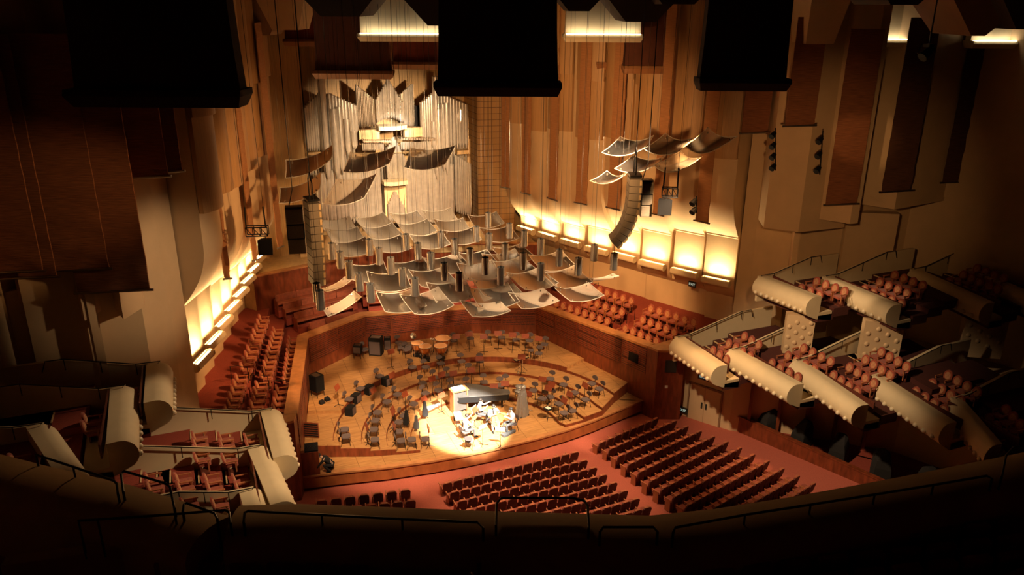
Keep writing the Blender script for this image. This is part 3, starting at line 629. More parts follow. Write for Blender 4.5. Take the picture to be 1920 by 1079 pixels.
LB = [(-9.85, 30.9, 27.0, 4.2, .1, [4, 4, 4]), (-10.6, 28.05, 24.0, 4.2, .45, [3, 4, 4, 2]), (-11.1, 25.2, 21.0, 4.2, .3, [2])]
for i, (x, a, b, z, sk, st) in enumerate(LB): balcony('lower', 'left', i, x, a, b, z, nm('left', 'lower', i), len(st) + 1, st, sk)
LU = [(-13.8, 30.4, 27.1, 7.3, .0, [2]), (-14.95, 28.7, 24.6, 7.3, .15, [2]), (-17.3, 26.7, 22.4, 7.3, 1.6, [2]), (-19.0, 24.9, 21.6, 7.3, 2.8, [])]
for i, (x, a, b, z, sk, st) in enumerate(LU): balcony('upper', 'left', i, x, a, b, z, nm('left', 'upper', i), 3, st, sk)
# studded plaster piers under the upper right boxes
for i, (u, v, wd) in enumerate(((1496, 648, 1.35), (1650, 662, 1.8), (1843, 645, 2.0))):
    p = at(u, v, 5.0); o = tag(empty('studded_pier', (p.x, p.y, 4.5), -.55), 'plaster pier with half-round studs under the upper boxes, %s from the stage' % ORD[i], None, None, 'structure')
    m = MB(); m.box((0, .3, .9), (wd, .5, 2.4)); m.build('pier', 'plaster', o)
    for a in range(4):
        for b in range(3):
            m = MB(); m.sphere((-wd / 2 + wd * (a + .5) / 4, .06, .35 + b * .55 + .26 * (a % 2)), .13, 8, 5, (1, .6, 1)); m.build('stud', 'plaster', o, smooth=True)
for i, (u, v) in enumerate(((1340, 775), (1405, 790), (1470, 812), (1535, 838), (1600, 868))):
    o = empty('covered_chair_stack', ((15.0, 15.7, 16.4, 17.2, 18.1)[i], (28.6, 26.9, 25.1, 23.2, 21.2)[i], -.35), .3 * i, 'dark cloth-covered stack of chairs in the loge, %s from the stage' % ORD[i], 'chairs', 'covered stacks in the loge')
    m = MB(); m.loft([[(x * k * .75, y * k * .75, z + .25 * (x > 0) * (k < 1)) for x, y in ((-.75, -.55), (.2, -.65), (.8, -.4), (.75, .45), (-.1, .6), (-.7, .5))] for z, k in ((0, 1), (.6, .92), (.95, .7), (1.1, .35))], True, True); m.build('cover', 'black_cloth', o)
    m = MB(); m.box((0, 0, .03), (.9, .7, .06)); m.build('base', 'black', o)
# exit signs
def sign(c, rz, label, wd=.62):
    o = empty('exit_sign', c, rz, label, 'sign'); m = MB(); m.box((0, 0, 0), (wd, .09, .34)); m.build('housing', 'sign_dark', o)
    cu = bpy.data.curves.new('lettering', 'FONT'); cu.body = 'EXIT'; cu.size = .21; cu.align_x = 'CENTER'; cu.align_y = 'CENTER'; cu.extrude = .004
    tmp = bpy.data.objects.new('tmp', cu); COL.objects.link(tmp); bpy.context.view_layer.update()
    me = bpy.data.meshes.new_from_object(tmp.evaluated_get(bpy.context.evaluated_depsgraph_get())); bpy.data.objects.remove(tmp)
    me.materials.clear(); me.materials.append(MAT['sign_glow']); t = bpy.data.objects.new('lettering', me); COL.objects.link(t); t.parent = o; t.location = (0, -.052, 0); t.rotation_euler = (pi / 2, 0, 0)
c, rz, n = on_wall(DW[1], DW[2], .44, 1.95, .08); sign(c, rz, 'small dark exit sign above the cream double door')
c, rz, n = on_wall(DW[1], DW[2], .10, -.45, .08); sign(c, rz, 'small dark exit sign low on the wall left of the double door')
p = at(1316, 535, 5.6); q = V((15.1, 36.6)); sign((q.x, q.y, zat(1316, 535, q.x, q.y)), -1.2, 'small dark exit sign below the nearest right cove light', .5)
# ================================================================ STAGE FURNITURE
def tier_z(x, y):
    r = hypot(x - SC[0], y - SC[1])
    if r < TR[0]: return 0.
    for i in range(3):
        if r < TR[i + 1]: return TZ[i]
    # beyond the outer ring: rear riser, or the lower wings beside it
    if x < SC[0]: return ZR if y > 37.5 - (x + 7.75) * .3 else (TZ[3] if y > 34.2 else 0)
    return ZR if y > 37.25 + (x - 7.21) * .5 else (TZ[3] if y > 34.0 else 0)
def on_stage(u, v, h):
    z = 0.3
    for _ in range(6):
        p = at(u, v, z + h); z = tier_z(p.x, p.y)
    p = at(u, v, z + h); return p.x, p.y, z
FOC = (0.9, 32.2)
def face(x, y, tgt=FOC): return atan2(-(tgt[0] - x), tgt[1] - y)
def make_chair():
    o = empty('orchestra_chair')
    m = MB(); m.rbox((0, .02, .46), (.44, .42, .06), .12, 4); m.build('seat', 'chair_pad', o)
    m = MB(); m.loft([[(x, -.235 - .03 * (z - .66) + dy - .05 * (1 - (x / .21) ** 2), z) for x, z in [(.215 * cos(t) * (1 if abs(cos(t)) < .75 else .95), .74 + .13 * sin(t)) for t in [2 * pi * k / 14 for k in range(14)]]] for dy in (.02, -.02)], True, True); m.build('backrest', 'chair_pad', o, smooth=True)
    m = MB(); m.tube([(0, -.1, .43), (0, -.24, .45), (0, -.27, .62)], .02); m.build('back_post', 'black_metal', o)
    for sx in (-1, 1):
        for sy in (-1, 1):
            m = MB(); m.tube([(sx * .17, sy * .15 + .02, .44), (sx * .21, sy * .23, .0)], .013); m.build('leg', 'black_metal', o)
    return o
def make_stand():
    o = empty('music_stand')
    m = MB(); m.box((0, 0, 0), (.46, .02, .30)); m.box((0, .035, -.14), (.46, .08, .02)); d = m.build('desk', 'wood_stand', o); d.location = (0, 0, 1.08); d.rotation_euler = (R(-22), 0, 0)
    m = MB(); m.tube([(0, -.02, 1.02), (0, 0, .55)], .012); m.tube([(0, 0, .58), (0, 0, .06)], .019); m.build('pole', 'black_metal', o)
    for k in range(3):
        t = 2 * pi * k / 3 + .5; m = MB(); m.tube([(0, 0, .09), (.14 * cos(t), .14 * sin(t), .05), (.29 * cos(t), .29 * sin(t), .012)], .013); m.build('foot', 'black_metal', o)
    return o
chair0, stand0 = make_chair(), make_stand(); _n = [0, 0]
def chair(u, v, rz, label, fixed=None):
    x, y, z = on_stage(u, v, .48); rz = face(x, y) if rz is None else rz
    if _n[0] == 0: chair0.location = (x, y, z); chair0.rotation_euler = (0, 0, rz); o = tag(chair0, label, 'chair', 'orchestra chairs on the stage')
    else: o = tag(dup(chair0, (x, y, z), rz, label, 'orchestra chairs on the stage'), cat='chair')
    _n[0] += 1; return o
def stand(u, v, rz, label):
    x, y, z = on_stage(u, v, 1.10); rz = (face(x, y) + pi) if rz is None else rz
    if _n[1] == 0: stand0.location = (x, y, z); stand0.rotation_euler = (0, 0, rz); o = tag(stand0, label, 'music stand', 'music stands on the stage')
    else: o = tag(dup(stand0, (x, y, z), rz, label, 'music stands on the stage'), cat='music stand')
    _n[1] += 1; return o
CH = [ # rear row along the wall, from the timpani to the right
 (851, 638), (882, 634), (915, 633), (941, 633), (968, 637), (993, 638), (1021, 645), (1010, 662),
 # third riser
 (773, 688), (798, 688), (826, 681), (865, 677), (900, 677),
 (792, 718), (815, 708), (840, 703), (880, 696),
 # second
 (822, 731), (847, 724), (876, 722), (907, 716), (937, 722), (947, 717), (977, 724), (1000, 732), (1032, 710), (1057, 721), (1078, 736), (1110, 719), (1124, 729), (1098, 749), (1032, 744), (1017, 747), (1048, 757), (1073, 770), (1058, 774),
 # left wing
 (745, 739), (725, 753), (775, 757), (797, 737), (757, 779), (747, 791), (747, 809), (751, 826), (771, 824), (797, 823), (707, 773), (703, 788), (700, 805), (702, 824), (645, 805), (648, 818),
 (711, 705), (675, 728), (654, 748), (683, 655), (748, 642), (762, 655)]
_rows = [('in the back row along the stage wall', 0, 8, 0), ('on the riser step below the kettledrums', 8, 13, 0), ('on the riser behind the piano cabinet', 13, 17, 0), ('on the inner risers behind and right of the piano', 17, 36, 0),
         ('at the left end of the lowest riser', 40, 46, 1), ('at the left end of the second riser', 46, 50, 1), ('at the left end of the third riser', 50, 52, 1), ('along the black boxes and rear left wall', 52, 58, 1), ('on the left risers above the cases', 36, 40, 1)]
for lab, a, b, fr in _rows:
    for k, q in enumerate(sorted(CH[a:b], key=(lambda p: -p[1]) if fr else (lambda p: p[0]))): chair(*q, None, 'orchestra chair %s from the %s %s' % (ORD[k], 'stage front' if fr else 'left', lab))
ST = [(855, 631), (879, 626), (907, 631), (934, 625), (961, 628), (985, 630), (1010, 635), (978, 669), (899, 672),
      (883, 694), (850, 700), (828, 702), (810, 710), (947, 719), (926, 724), (1017, 711), (1034, 721), (1068, 739), (1097, 722), (1058, 750),
      (795, 748), (828, 741), (736, 768), (759, 739), (803, 802), (687, 798), (739, 798), (737, 772), (735, 703), (700, 732), (632, 726), (733, 659), (1028, 728), (990, 738), (870, 735)]
for lab, a, b, fr in (('in the back row of chairs', 0, 7, 0), ('on the step below the back row', 7, 9, 0), ('on the risers behind and right of the piano', 9, 20, 0), ('among the left string chairs', 20, 35, 1)):
    for k, (u, v) in enumerate(sorted(ST[a:b], key=(lambda p: -p[1]) if fr else (lambda p: p[0]))): stand(u, v, None, 'wooden music stand %s from the %s %s' % (ORD[k], 'stage front' if fr else 'left', lab))
# floor monitors / cello boxes
for k, (u, v, lab) in enumerate(((657, 768, 'nearest the front'), (667, 745, 'second from the front'), (691, 729, 'third from the front'), (725, 713, 'farthest back'))):
    x, y, z = on_stage(u, v, .3); z = .48; p = at(u, v, z + .3); o = empty('monitor_box', (p.x, p.y, z), face(p.x, p.y), 'black wooden floor box on the left riser edge, %s' % lab, 'box', 'black boxes along the left riser')
    m = MB(); m.loft([[(-.24, -.22, 0), (.24, -.22, 0), (.24, .22, 0), (-.24, .22, 0)], [(-.24, -.22, .46), (.24, -.22, .46), (.24, .22, .52), (-.24, .22, .52)]], True, True); m.build('body', 'black', o, bevel=.015)
    m = MB(); m.box((0, .223, .26), (.4, .012, .40)); m.build('front_panel', 'chair_pad', o)
# timpani
def timpani(u, v, r, lab):
    x, y, z = on_stage(u, v, .85); z = ZR; p = at(u, v, z + .86); o = empty('timpani', (p.x, p.y, z), face(p.x, p.y), lab, 'kettledrum', 'copper timpani')
    m = MB(); m.lathe([(.06, .30), (r * .55, .36), (r * .86, .52), (r * .98, .72), (r, .84)], 20); m.build('bowl', 'copper', o, smooth=True)
    m = MB(); m.lathe([(r * .99, .845), (r * .6, .853), (.01, .854)], 20); m.build('drum_head', 'drum_head', o)
    m = MB(); m.tube([(1.03 * r * cos(2 * pi * k / 20), 1.03 * r * sin(2 * pi * k / 20), .84) for k in range(21)], .02); m.build('rim', 'chrome', o, smooth=True)
    for k in range(4):
        t = 2 * pi * k / 4 + .6; m = MB(); m.tube([(r * 1.04 * cos(t), r * 1.04 * sin(t), .84), (r * .8 * cos(t), r * .8 * sin(t), .40), (r * .9 * cos(t), r * .9 * sin(t), .03)], .018); m.build('leg', 'chrome', o)
    m = MB(); m.rbox((0, .38, .06), (.14, .3, .05), .03); m.build('pedal', 'black_metal', o)
    m = MB(); m.lathe([(.30, .03), (.30, .06), (.05, .14), (.04, .34)], 12); m.build('base', 'black_metal', o, smooth=True)
for u, v, r, lab in ((782, 643, .36, 'copper kettledrum on the left of the four, beside the wall'), (797, 649, .38, 'copper kettledrum in front of the others, second from left'), (826, 648, .40, 'copper kettledrum third from left, below the largest one'), (830, 634, .48, 'largest copper kettledrum, at the right rear')): timpani(u, v, r, lab)
# percussion odds and ends by the wall
def cymbal(u, v, h, tilt, lab):
    z = ZR; p = at(u, v, z + h); o = empty('cymbal_stand', (p.x, p.y, z), 0, lab, 'cymbal', None)
    m = MB(); m.lathe([(.20, 0), (.05, .02), (.03, .045), (.005, .05)], 16, (0, 0, 0)); c = m.build('cymbal', 'chrome', o); c.location = (0, 0, h); c.rotation_euler = (tilt, .3, 0)
    m = MB(); m.tube([(0, 0, h), (0, 0, .1)], .012); m.build('pole', 'black_metal', o)
    for k in range(3): t = 2 * pi * k / 3; m = MB(); m.tube([(0, 0, .3), (.26 * cos(t), .26 * sin(t), .01)], .01); m.build('foot', 'black_metal', o)
cymbal(775, 630, 1.15, .9, 'tilted silver cymbal on a stand behind the kettledrums'); cymbal(812, 637, .95, .2, 'flat silver cymbal between the kettledrums'); cymbal(766, 673, .5, -.3, 'low dark cymbal stand at the riser edge left of the kettledrums'); 
# speaker cabinet and low boxes by the left rear wall
def cabinet(u, v, z, w_, d_, h_, rz, name, lab, cat, m_='black', legs=False):
    p = at(u, v, z); o = empty(name, (p.x, p.y, z), rz, lab, cat)
    b = .0 if not legs else .35
    m = MB(); m.rbox((0, 0, b + (h_ - b) / 2), (w_, d_, h_ - b), .03, 2); m.build('body', m_, o)
    m = MB(); m.box((0, d_ / 2 + .005, b + (h_ - b) * .45), (w_ * .85, .02, (h_ - b) * .75)); m.build('front_panel', 'chair_pad', o)
    m = MB(); m.box((0, -.02, h_ + .008), (w_ * .75, d_ * .6, .014)); m.build('top_panel', 'steel', o)
    if legs:
        for sx in (-1, 1):
            for sy in (-1, 1): m = MB(); m.tube([(sx * w_ * .4, sy * d_ * .4, b), (sx * w_ * .42, sy * d_ * .42, 0)], .018); m.build('leg', 'black_metal', o)
    return o
cabinet(706, 664, ZR, .78, .6, 1.12, R(150), 'speaker_cabinet', 'tall black speaker cabinet against the rear left stage wall', 'speaker')
cabinet(672, 671, ZR, .5, .42, .85, R(150), 'percussion_case', 'small dark case left of the tall speaker cabinet', 'case', legs=True)
cabinet(727, 655, ZR, .40, .4, .8, R(165), 'percussion_case', 'narrow dark case right of the tall speaker cabinet', 'case')
cabinet(760, 661, ZR, .9, .5, .55, R(170), 'percussion_table', 'low table with white sheets beside the kettledrums', 'table', 'chair_pad', True)
cabinet(596, 742, ZR, .62, .55, 1.25, R(-60), 'stool_cabinet', 'tall black stool and keyboard case against the left stage wall', 'cabinet', legs=True)
for u, v, lab in ((604, 757, 'small black floor wedge left of the stool'), (614, 751, 'small black floor wedge nearer the music stand')):
    p = at(u, v, ZR); o = empty('floor_wedge', (p.x, p.y, ZR), .4, lab, 'box'); m = MB(); m.loft([[(-.15, -.12, 0), (.15, -.12, 0), (.15, .12, 0), (-.15, .12, 0)], [(-.12, -.1, .1), (.12, -.1, .1), (.12, .1, .18), (-.12, .1, .18)]], True, True); m.build('body', 'black', o); m = MB(); m.box((0, .125, .09), (.2, .01, .1)); m.build('front_panel', 'chair_pad', o)
# high stool and percussion frame on the third riser
p = at(995, 681, .48); o = empty('bar_stool', (p.x, p.y, .48), .3, 'tall dark stool standing on the riser right of centre', 'stool')
m = MB(); m.lathe([(.18, .80), (.19, .84), (.18, .88)], 14); m.build('seat', 'chair_pad', o)
for k in range(4): t = pi / 4 + k * pi / 2; m = MB(); m.tube([(.13 * cos(t), .13 * sin(t), .8), (.21 * cos(t), .21 * sin(t), 0)], .016); m.build('leg', 'black_metal', o)
m = MB(); m.tube([(.18 * cos(2 * pi * k / 12), .18 * sin(2 * pi * k / 12), .3) for k in range(13)], .012); m.build('foot_ring', 'black_metal', o)
p = at(977, 697, .48); o = empty('glockenspiel', (p.x, p.y, .48), R(8), 'silver glockenspiel on a thin stand beside the tall stool', 'percussion')
m = MB()
for k in range(12): m.box((-.42 + k * .075, 0, .86), (.06, .30 - k * .012, .012))
m.build('tone_bars', 'chrome', o); m = MB(); m.box((0, 0, .83), (.98, .26, .04)); m.build('frame', 'black', o)
for sx in (-1, 1): m = MB(); m.tube([(sx * .1, 0, .82), (sx * .1, 0, .3), (sx * .35, .2, 0)], .014); m.tube([(sx * .1, 0, .3), (sx * .35, -.2, 0)], .014); m.build('leg', 'chrome', o)
# ---- grand piano with a closed padded cover, its bench and the wooden cabinet at its left
pk, pt = at(868, 762, .0), at(943, 757, .0); d = (pt - pk); L = 2.7; rzp = atan2(d.y, d.x); c = (pk + pt) / 2
o = empty('grand_piano', (c.x - .1, c.y, 0), rzp, 'black grand piano with a padded grey cover in the middle of the stage', 'piano')
def outline(k=1.): 
    pts = [(-1.30, -.74), (-1.30, .74), (-.6, .74)]
    for i in range(9): t = i / 8; pts.append((-.6 + 1.9 * t, .74 - .95 * (t * t * (3 - 2 * t)) * .95))
    for i in range(1, 8): t = pi / 2 - i / 8 * pi; pts.append((1.28 + .22 * cos(t) * 1.0, -.45 + .29 * sin(t)))
    return [(x * k, y * k) for x, y in pts]
m = MB(); m.prism(outline(), .58, .93); m.build('case', 'black', o, bevel=.015)
m = MB(); m.prism(outline(1.03), .925, .985); lid = m.build('lid_cover', 'piano_cover', o, bevel=.02)
m = MB(); m.prism([(-1.34, -.78), (-.75, -.78), (-.75, .78), (-1.34, .78)], .985, 1.0); m.build('cover_flap', 'piano_cover', lid)
m = MB(); m.box((-1.42, 0, .70), (.34, 1.46, .12)); m.build('key_bed', 'black', o)
m = MB(); m.box((-1.48, 0, .775), (.16, 1.24, .03)); kb = m.build('keyboard', 'ivory', o)
m = MB()
for k in range(35):
    if k % 7 not in (2, 6): m.box((-1.45, -.60 + k * .035, .80), (.09, .016, .02))
m.build('black_keys', 'black', kb)
for x, y in ((-1.1, -.55), (-1.1, .55), (1.1, -.4)): m = MB(); m.lathe([(.05, 0), (.045, .12), (.07, .5), (.08, .6)], 10, (x, y, 0)); m.build('leg', 'black', o, smooth=True)
m = MB(); m.tube([(-.9, -.08, .6), (-.9, -.08, .1)], .02); m.tube([(-.9, .08, .6), (-.9, .08, .1)], .02); m.box((-.95, 0, .1), (.3, .24, .05)); m.build('pedal_lyre', 'black', o)
p = at(859, 786, .28); o = empty('piano_bench', (p.x, p.y, 0), rzp + .1, 'padded bench with a pale quilted top left of the piano', 'bench')
m = MB(); m.rbox((0, 0, .46), (.40, .78, .1), .04, 2); m.build('cushion', 'ivory', o, bevel=.01)
for sx in (-1, 1):
    for sy in (-1, 1): m = MB(); m.box((sx * .16, sy * .33, .2), (.05, .05, .42)); m.build('leg', 'black', o)
p = at(862, 773, 0); o = empty('music_cabinet', (p.x, p.y + .1, 0), rzp + .35, 'tall pale wooden cabinet holding a white score beside the piano', 'cabinet')
m = MB(); m.box((0, .2, .66), (.80, .06, 1.32)); m.box((-.40, 0, .66), (.06, .5, 1.32)); m.box((.40, 0, .66), (.06, .5, 1.32)); m.build('body', 'wood_rail', o)
m = MB(); m.box((0, 0, .68), (.74, .34, 1.1)); m.build('back_panel', 'piano_cover', o)
m = MB(); m.box((0, .0, 1.345), (.95, .58, .05)); m.build('top', 'wood_rail', o)
m = MB(); m.box((-.02, .05, 1.39), (.70, .46, .03)); s_ = m.build('score', 'paper', o)
# ---- covered harp and a heap of silver cloth on a chair
p = at(979, 779, 0); o = empty('covered_harp', (p.x, p.y, 0), .3, 'concert harp under a grey silver cover right of the piano', 'harp')
m = MB(); rg = []
for z, rx, ry, ox in ((0, .36, .30, 0), (.15, .38, .32, 0), (.6, .32, .27, -.02), (1.0, .26, .22, -.03), (1.25, .25, .2, 0), (1.45, .17, .14, .03), (1.58, .12, .1, .05), (1.70, .16, .12, .07), (1.80, .05, .05, .08)):
    rg.append([(ox + rx * cos(2 * pi * k / 24) * (1 + .07 * cos(k * pi)), ry * sin(2 * pi * k / 24) * (1 + .07 * cos(k * pi)), z) for k in range(24)])
m.loft(rg, True, True); m.build('cover', 'silver_cloth', o, smooth=True)
m = MB(); m.box((0, 0, .02), (.6, .5, .04)); m.build('base', 'black', o)
p = at(974, 752, .16); o = empty('cloth_heap', (p.x, p.y, .16), 0, 'heap of folded silver cloth on a chair beside the covered harp', 'cloth')
for k in range(4): m = MB(); m.sphere((.04 * (-1) ** k, .03 * k - .05, .54 + k * .12), .30 - k * .03, 14, 6, (1, .9, .34)); m.build('fold', 'silver_cloth', o, smooth=True)
for sx in (-1, 1):
    for sy in (-1, 1): m = MB(); m.tube([(sx * .17, sy * .15, .48), (sx * .2, sy * .2, 0)], .015); m.build('leg', 'black_metal', o)
# ---- instrument cases and loose things
def case(u, v, z, rz, L, lab, m_='grey_cloth', stand_=False):
    p = at(u, v, z); o = empty('instrument_case', (p.x, p.y, z), rz, lab, 'case')
    m = MB(); prof = [(-.5, .10), (-.42, .16), (-.1, .15), (.05, .10), (.4, .08), (.5, .05)]
    top = [(x * L, y) for x, y in prof] + [(x * L, -y) for x, y in prof[::-1]]
    if stand_: m.prism(top, 0, .18, M4.Translation((0, 0, L / 2 + .05)) @ M4.Rotation(R(-75), 4, 'Y'))
    else: m.prism(top, 0, .15)
    m.build('shell', m_, o, bevel=.03)
    m = MB(); m.box((0, .17 if not stand_ else .1, .09 if not stand_ else L / 2), (.14, .04, .03)); m.build('handle', 'black', o)
case(954, 815, 0, R(14), .85, 'grey violin case lying on the bright floor near the stage front', 'grey_cloth')
case(763, 797, .32, R(60), .8, 'black instrument case leaning among the left chairs', 'black', True)
case(781, 804, .16, R(75), .7, 'grey instrument case propped on a chair at the left', 'grey_cloth', True)
case(797, 781, .16, R(80), .85, 'black instrument case standing near the left music stands', 'black', True)
case(812, 765, .16, R(20), .9, 'pale cloth-covered case lying over chairs behind the bright floor', 'silver_cloth')
p = at(1027, 786, .0); o = empty('small_table_stand', (p.x, p.y, 0), 0, 'round black tray stand with a white sheet right of the covered harp', 'stand')
m = MB(); m.lathe([(.24, .62), (.25, .64), (.24, .66)], 16); m.build('tray', 'black', o); m = MB(); m.box((0, 0, .67), (.22, .3, .01), .3); m.build('sheet', 'paper', o); m = MB(); m.tube([(0, 0, .62), (0, 0, .03)], .018); m.build('pole', 'black_metal', o)
for k in range(3): t = 2 * pi * k / 3; m = MB(); m.tube([(0, 0, .1), (.28 * cos(t), .28 * sin(t), .01)], .013); m.build('foot', 'black_metal', o)
# ---- wooden lectern at the left front, and the vent panel beside it
p = at(586, 888, 0); o = empty('lectern', (p.x - .05, p.y + .1, 0), R(-8), 'dark wooden lectern with a black mixing desk at the front left corner', 'lectern')
m = MB(); m.box((0, 0, .62), (.85, .55, 1.24)); m.build('body', 'wood_red', o, bevel=.01)
m = MB(); m.box((-.33, 0, 1.30), (.24, .5, .14)); m.build('side_block', 'wood_rail', o)
m = MB(); m.loft([[(-.2, -.25, 1.25), (.42, -.25, 1.25), (.42, .25, 1.25), (-.2, .25, 1.25)], [(-.2, -.25, 1.32), (.42, -.25, 1.32), (.42, .25, 1.46), (-.2, .25, 1.46)]], True, True); ds = m.build('mixing_desk', 'black', o)
m = MB()
for k in range(8): m.cyl((-.12 + k * .065, -.1 + .1 * (k % 2), 1.34), (-.12 + k * .065, -.1 + .1 * (k % 2), 1.40), .015, n=6)
m.build('knobs', 'steel', ds)
p = at(577, 809, 1.0); o = empty('slatted_panel', (p.x, p.y, .64), R(-30), 'dark slatted wooden panel leaning by the left stage wall', 'panel')
m = MB(); m.box((0, 0, .45), (1.15, .06, .8)); m.build('board', 'wood_red', o)
for k in range(6): m = MB(); m.box((0, -.035, .14 + k * .125), (1.1, .03, .05)); m.build('slat', 'black', o)
# ---- benches of the choir terrace
BEN = [[((578.7, 607), (671, 583), 3.1), ((551, 588), (655, 561), 3.5), ((530, 570), (662, 541), 3.9), ((515, 555), (668, 521), 4.3)],
       [((690, 553), (880, 540), 3.5), ((680, 536), (890, 526), 3.9), ((674, 520), (893, 510), 4.3)],
       [((908, 538), (1030, 538), 3.5), ((912, 520), (1030, 521), 3.9), ((915, 502), (1018, 505), 4.3)]]
for si, sec in enumerate(BEN):
    for ri, (a, b, z) in enumerate(sec):
        ri += si > 0
        A, B = at(*a, z), at(*b, z); d = (B - A).to_2d(); L = d.length; rz = atan2(d.y, d.x); c = (A + B) / 2
        o = empty('choir_bench', (c.x, c.y, z - .85), rz, 'dark red choir bench, %s row from the stage, %s section' % (ORD[ri], ('left', 'centre', 'right')[si]), 'bench', 'choir benches behind the stage')
        m = MB(); m.box((0, -.12, -.22), (L + .05, .62, .44)); m.build('platform', 'carpet', o)
        m = MB(); m.box((0, -.22, .41), (L, .46, .09)); m.build('seat', 'bench_red', o, bevel=.02)
        k = max(1, round(L / 1.3))
        for j in range(k): m = MB(); m.rbox((-L / 2 + L * (j + .5) / k, .03, .66), (L / k - .04, .07, .40), .03, 2, 'y'); m.build('back_panel', 'bench_red', o)
        for sx in (-1, 1): m = MB(); m.box((sx * (L / 2 + .02), -.15, .3), (.05, .5, .6)); m.build('end_panel', 'wood_red', o)
# ================================================================ HUNG THINGS
def sheet_panel(name, c, label, cat, group, m_, rim, sag=.16, N=8, th=.025, wires=True):
    """curved acrylic panel through four corner points c (order round the panel), sagging to the middle"""
    c = [V(p) for p in c]; o_c = sum(c, V()) / 4; o = empty(name, o_c, 0, label, cat, group); c = [p - o_c for p in c]
    nrm = (c[2] - c[0]).cross(c[3] - c[1]).normalized(); nrm = nrm if nrm.z > 0 else -nrm
    g = lambda i, j: (c[0] * (1 - i) * (1 - j) + c[1] * i * (1 - j) + c[2] * i * j + c[3] * (1 - i) * j) - nrm * sag * (1 - (2 * i - 1) ** 2) * 1.25 - nrm * sag * (1 - (2 * j - 1) ** 2) * .3
    m = MB(); top = [[g(i / N, j / N) for i in range(N + 1)] for j in range(N + 1)]; n1 = (N + 1) ** 2
    vs = [p for r in top for p in r] + [p - nrm * th for r in top for p in r]; fs = []
    for j in range(N):
        for i in range(N): a = j * (N + 1) + i; fs += [(a, a + 1, a + N + 2, a + N + 1), (n1 + a, n1 + a + N + 1, n1 + a + N + 2, n1 + a + 1)]
    m.add(vs, fs); m.build('panel', m_, o, smooth=True, recalc=False)
    edge = [g(i / N, 0) for i in range(N)] + [g(1, j / N) for j in range(N)] + [g(1 - i / N, 1) for i in range(N)] + [g(0, 1 - j / N) for j in range(N + 1)]
    m = MB(); m.tube(edge, .018, 5); m.build('rim', rim, o)
    for i, j in ((.12, .12), (.88, .12), (.88, .88), (.12, .88)): p = g(i, j); m = MB(); m.cyl(p - nrm * .04, p + nrm * .05, .03, n=6); m.build('bolt', 'chrome', o)
    if wires:
        m = MB()
        for i, j in ((.12, .5), (.88, .5)): p = g(i, j); m.tube([p, (p.x, p.y, 24.2 - o_c.z)], .0055, 4)
        m.build('suspension_wires', 'steel', o)
    return o
CAN = [(632, 422), (647, 442), (662, 465), (700, 416), (717, 436), (731, 459), (764, 410), (782, 429), (806, 452), (824, 405), (847, 424), (866, 444), (911, 414), (936, 440),
       (690, 511), (729, 528), (771, 505), (812, 522), (840, 496), (898, 509), (893, 487), (963, 502), (945, 489), (962, 476), (1034, 491), (752, 565), (800, 567), (845, 547), (931, 540), (998, 525), (1062, 523), (926, 557)]
def row_word(k): return ORD[k]
RW = [('far row before the organ', CAN[0:12:3] + CAN[12:13]), ('second row before the organ', CAN[1:12:3] + CAN[13:14]), ('third row before the organ', CAN[2:12:3]), ('back rows over the choir terrace', sorted(q for q in CAN[14:] if q[1] < 515)), ('front rows over the choir terrace', sorted(q for q in CAN[14:] if q[1] >= 515))]
for k, (u, v, lab) in enumerate((q[0], q[1], 'frosted acrylic reflector panel %s from the left in the %s' % (ORD[i], nm_)) for nm_, L_ in RW for i, q in enumerate(sorted(L_))):
    z = 8.5; p = at(u, v, z); h = .93; tl = .05 * sin(k * 2.1); rz = .1 * sin(k * 1.3)
    cs = [(p.x + a * h * cos(rz) - b * h * sin(rz), p.y + a * h * sin(rz) + b * h * cos(rz), z + .12 + a * tl + b * .13) for a, b in ((-1, 1), (1, 1), (1, -1), (-1, -1))]
    sheet_panel('reflector_panel', cs, lab, 'acoustic panel', 'acrylic panels above the stage', 'acrylic', 'acrylic_rim')
for lab, cs in (('front reflector panel of clear acrylic, lowest and nearest, over the back stage wall', ((862, 563, 8.6), (938, 565, 8.6), (958, 583, 8.45), (885, 593, 8.35))),
                ('front reflector panel right of the lowest one', ((953, 549, 8.7), (1018, 540, 8.7), (1049, 564, 8.45), (978, 579, 8.3))),
                ('front reflector panel farthest right, over the terrace seats', ((1040, 540, 8.6), (1104, 530, 8.6), (1133, 554, 8.4), (1070, 565, 8.3))),
                ('narrow tilted reflector panel above the left choir benches', ((606, 580, 8.3), (664, 546, 8.8), (678, 557, 8.6), (615, 594, 8.1))),
                ('upper narrow tilted reflector panel left of the downlights', ((603, 541, 8.4), (647, 519, 8.8), (659, 526, 8.7), (612, 547, 8.3))),
                ('thin reflector panel seen edge on at the far right of the lower group', ((1105, 522, 8.5), (1150, 513, 8.7), (1161, 518, 8.6), (1090, 527, 8.3)))):
    sheet_panel('reflector_panel', [at(*c) for c in cs], lab, 'acoustic panel', None, 'acrylic', 'acrylic_rim', sag=.12)
UP = [(34, 'right', [((1163, 256), (1226, 254), (1204, 280), (1128, 286)), ((1248, 250), (1302, 258), (1270, 285), (1207, 279)), ((1327, 239), (1382, 256), (1335, 284), (1286, 274)),
       ((1187, 290), (1248, 292), (1223, 313), (1152, 316)), ((1276, 283), (1317, 294), (1276, 319), (1226, 310)), ((1138, 320), (1176, 322), (1168, 330), (1106, 339))]),
      (36, 'left', [((536, 300), (623, 272), (621, 298), (535, 334)), ((525, 352), (601, 323), (600, 354), (523, 381)), ((657, 285), (742, 274), (730, 307), (643, 322)), ((770, 277), (855, 271), (834, 308), (757, 314)), ((632, 335), (707, 324), (683, 371), (605, 382))])]
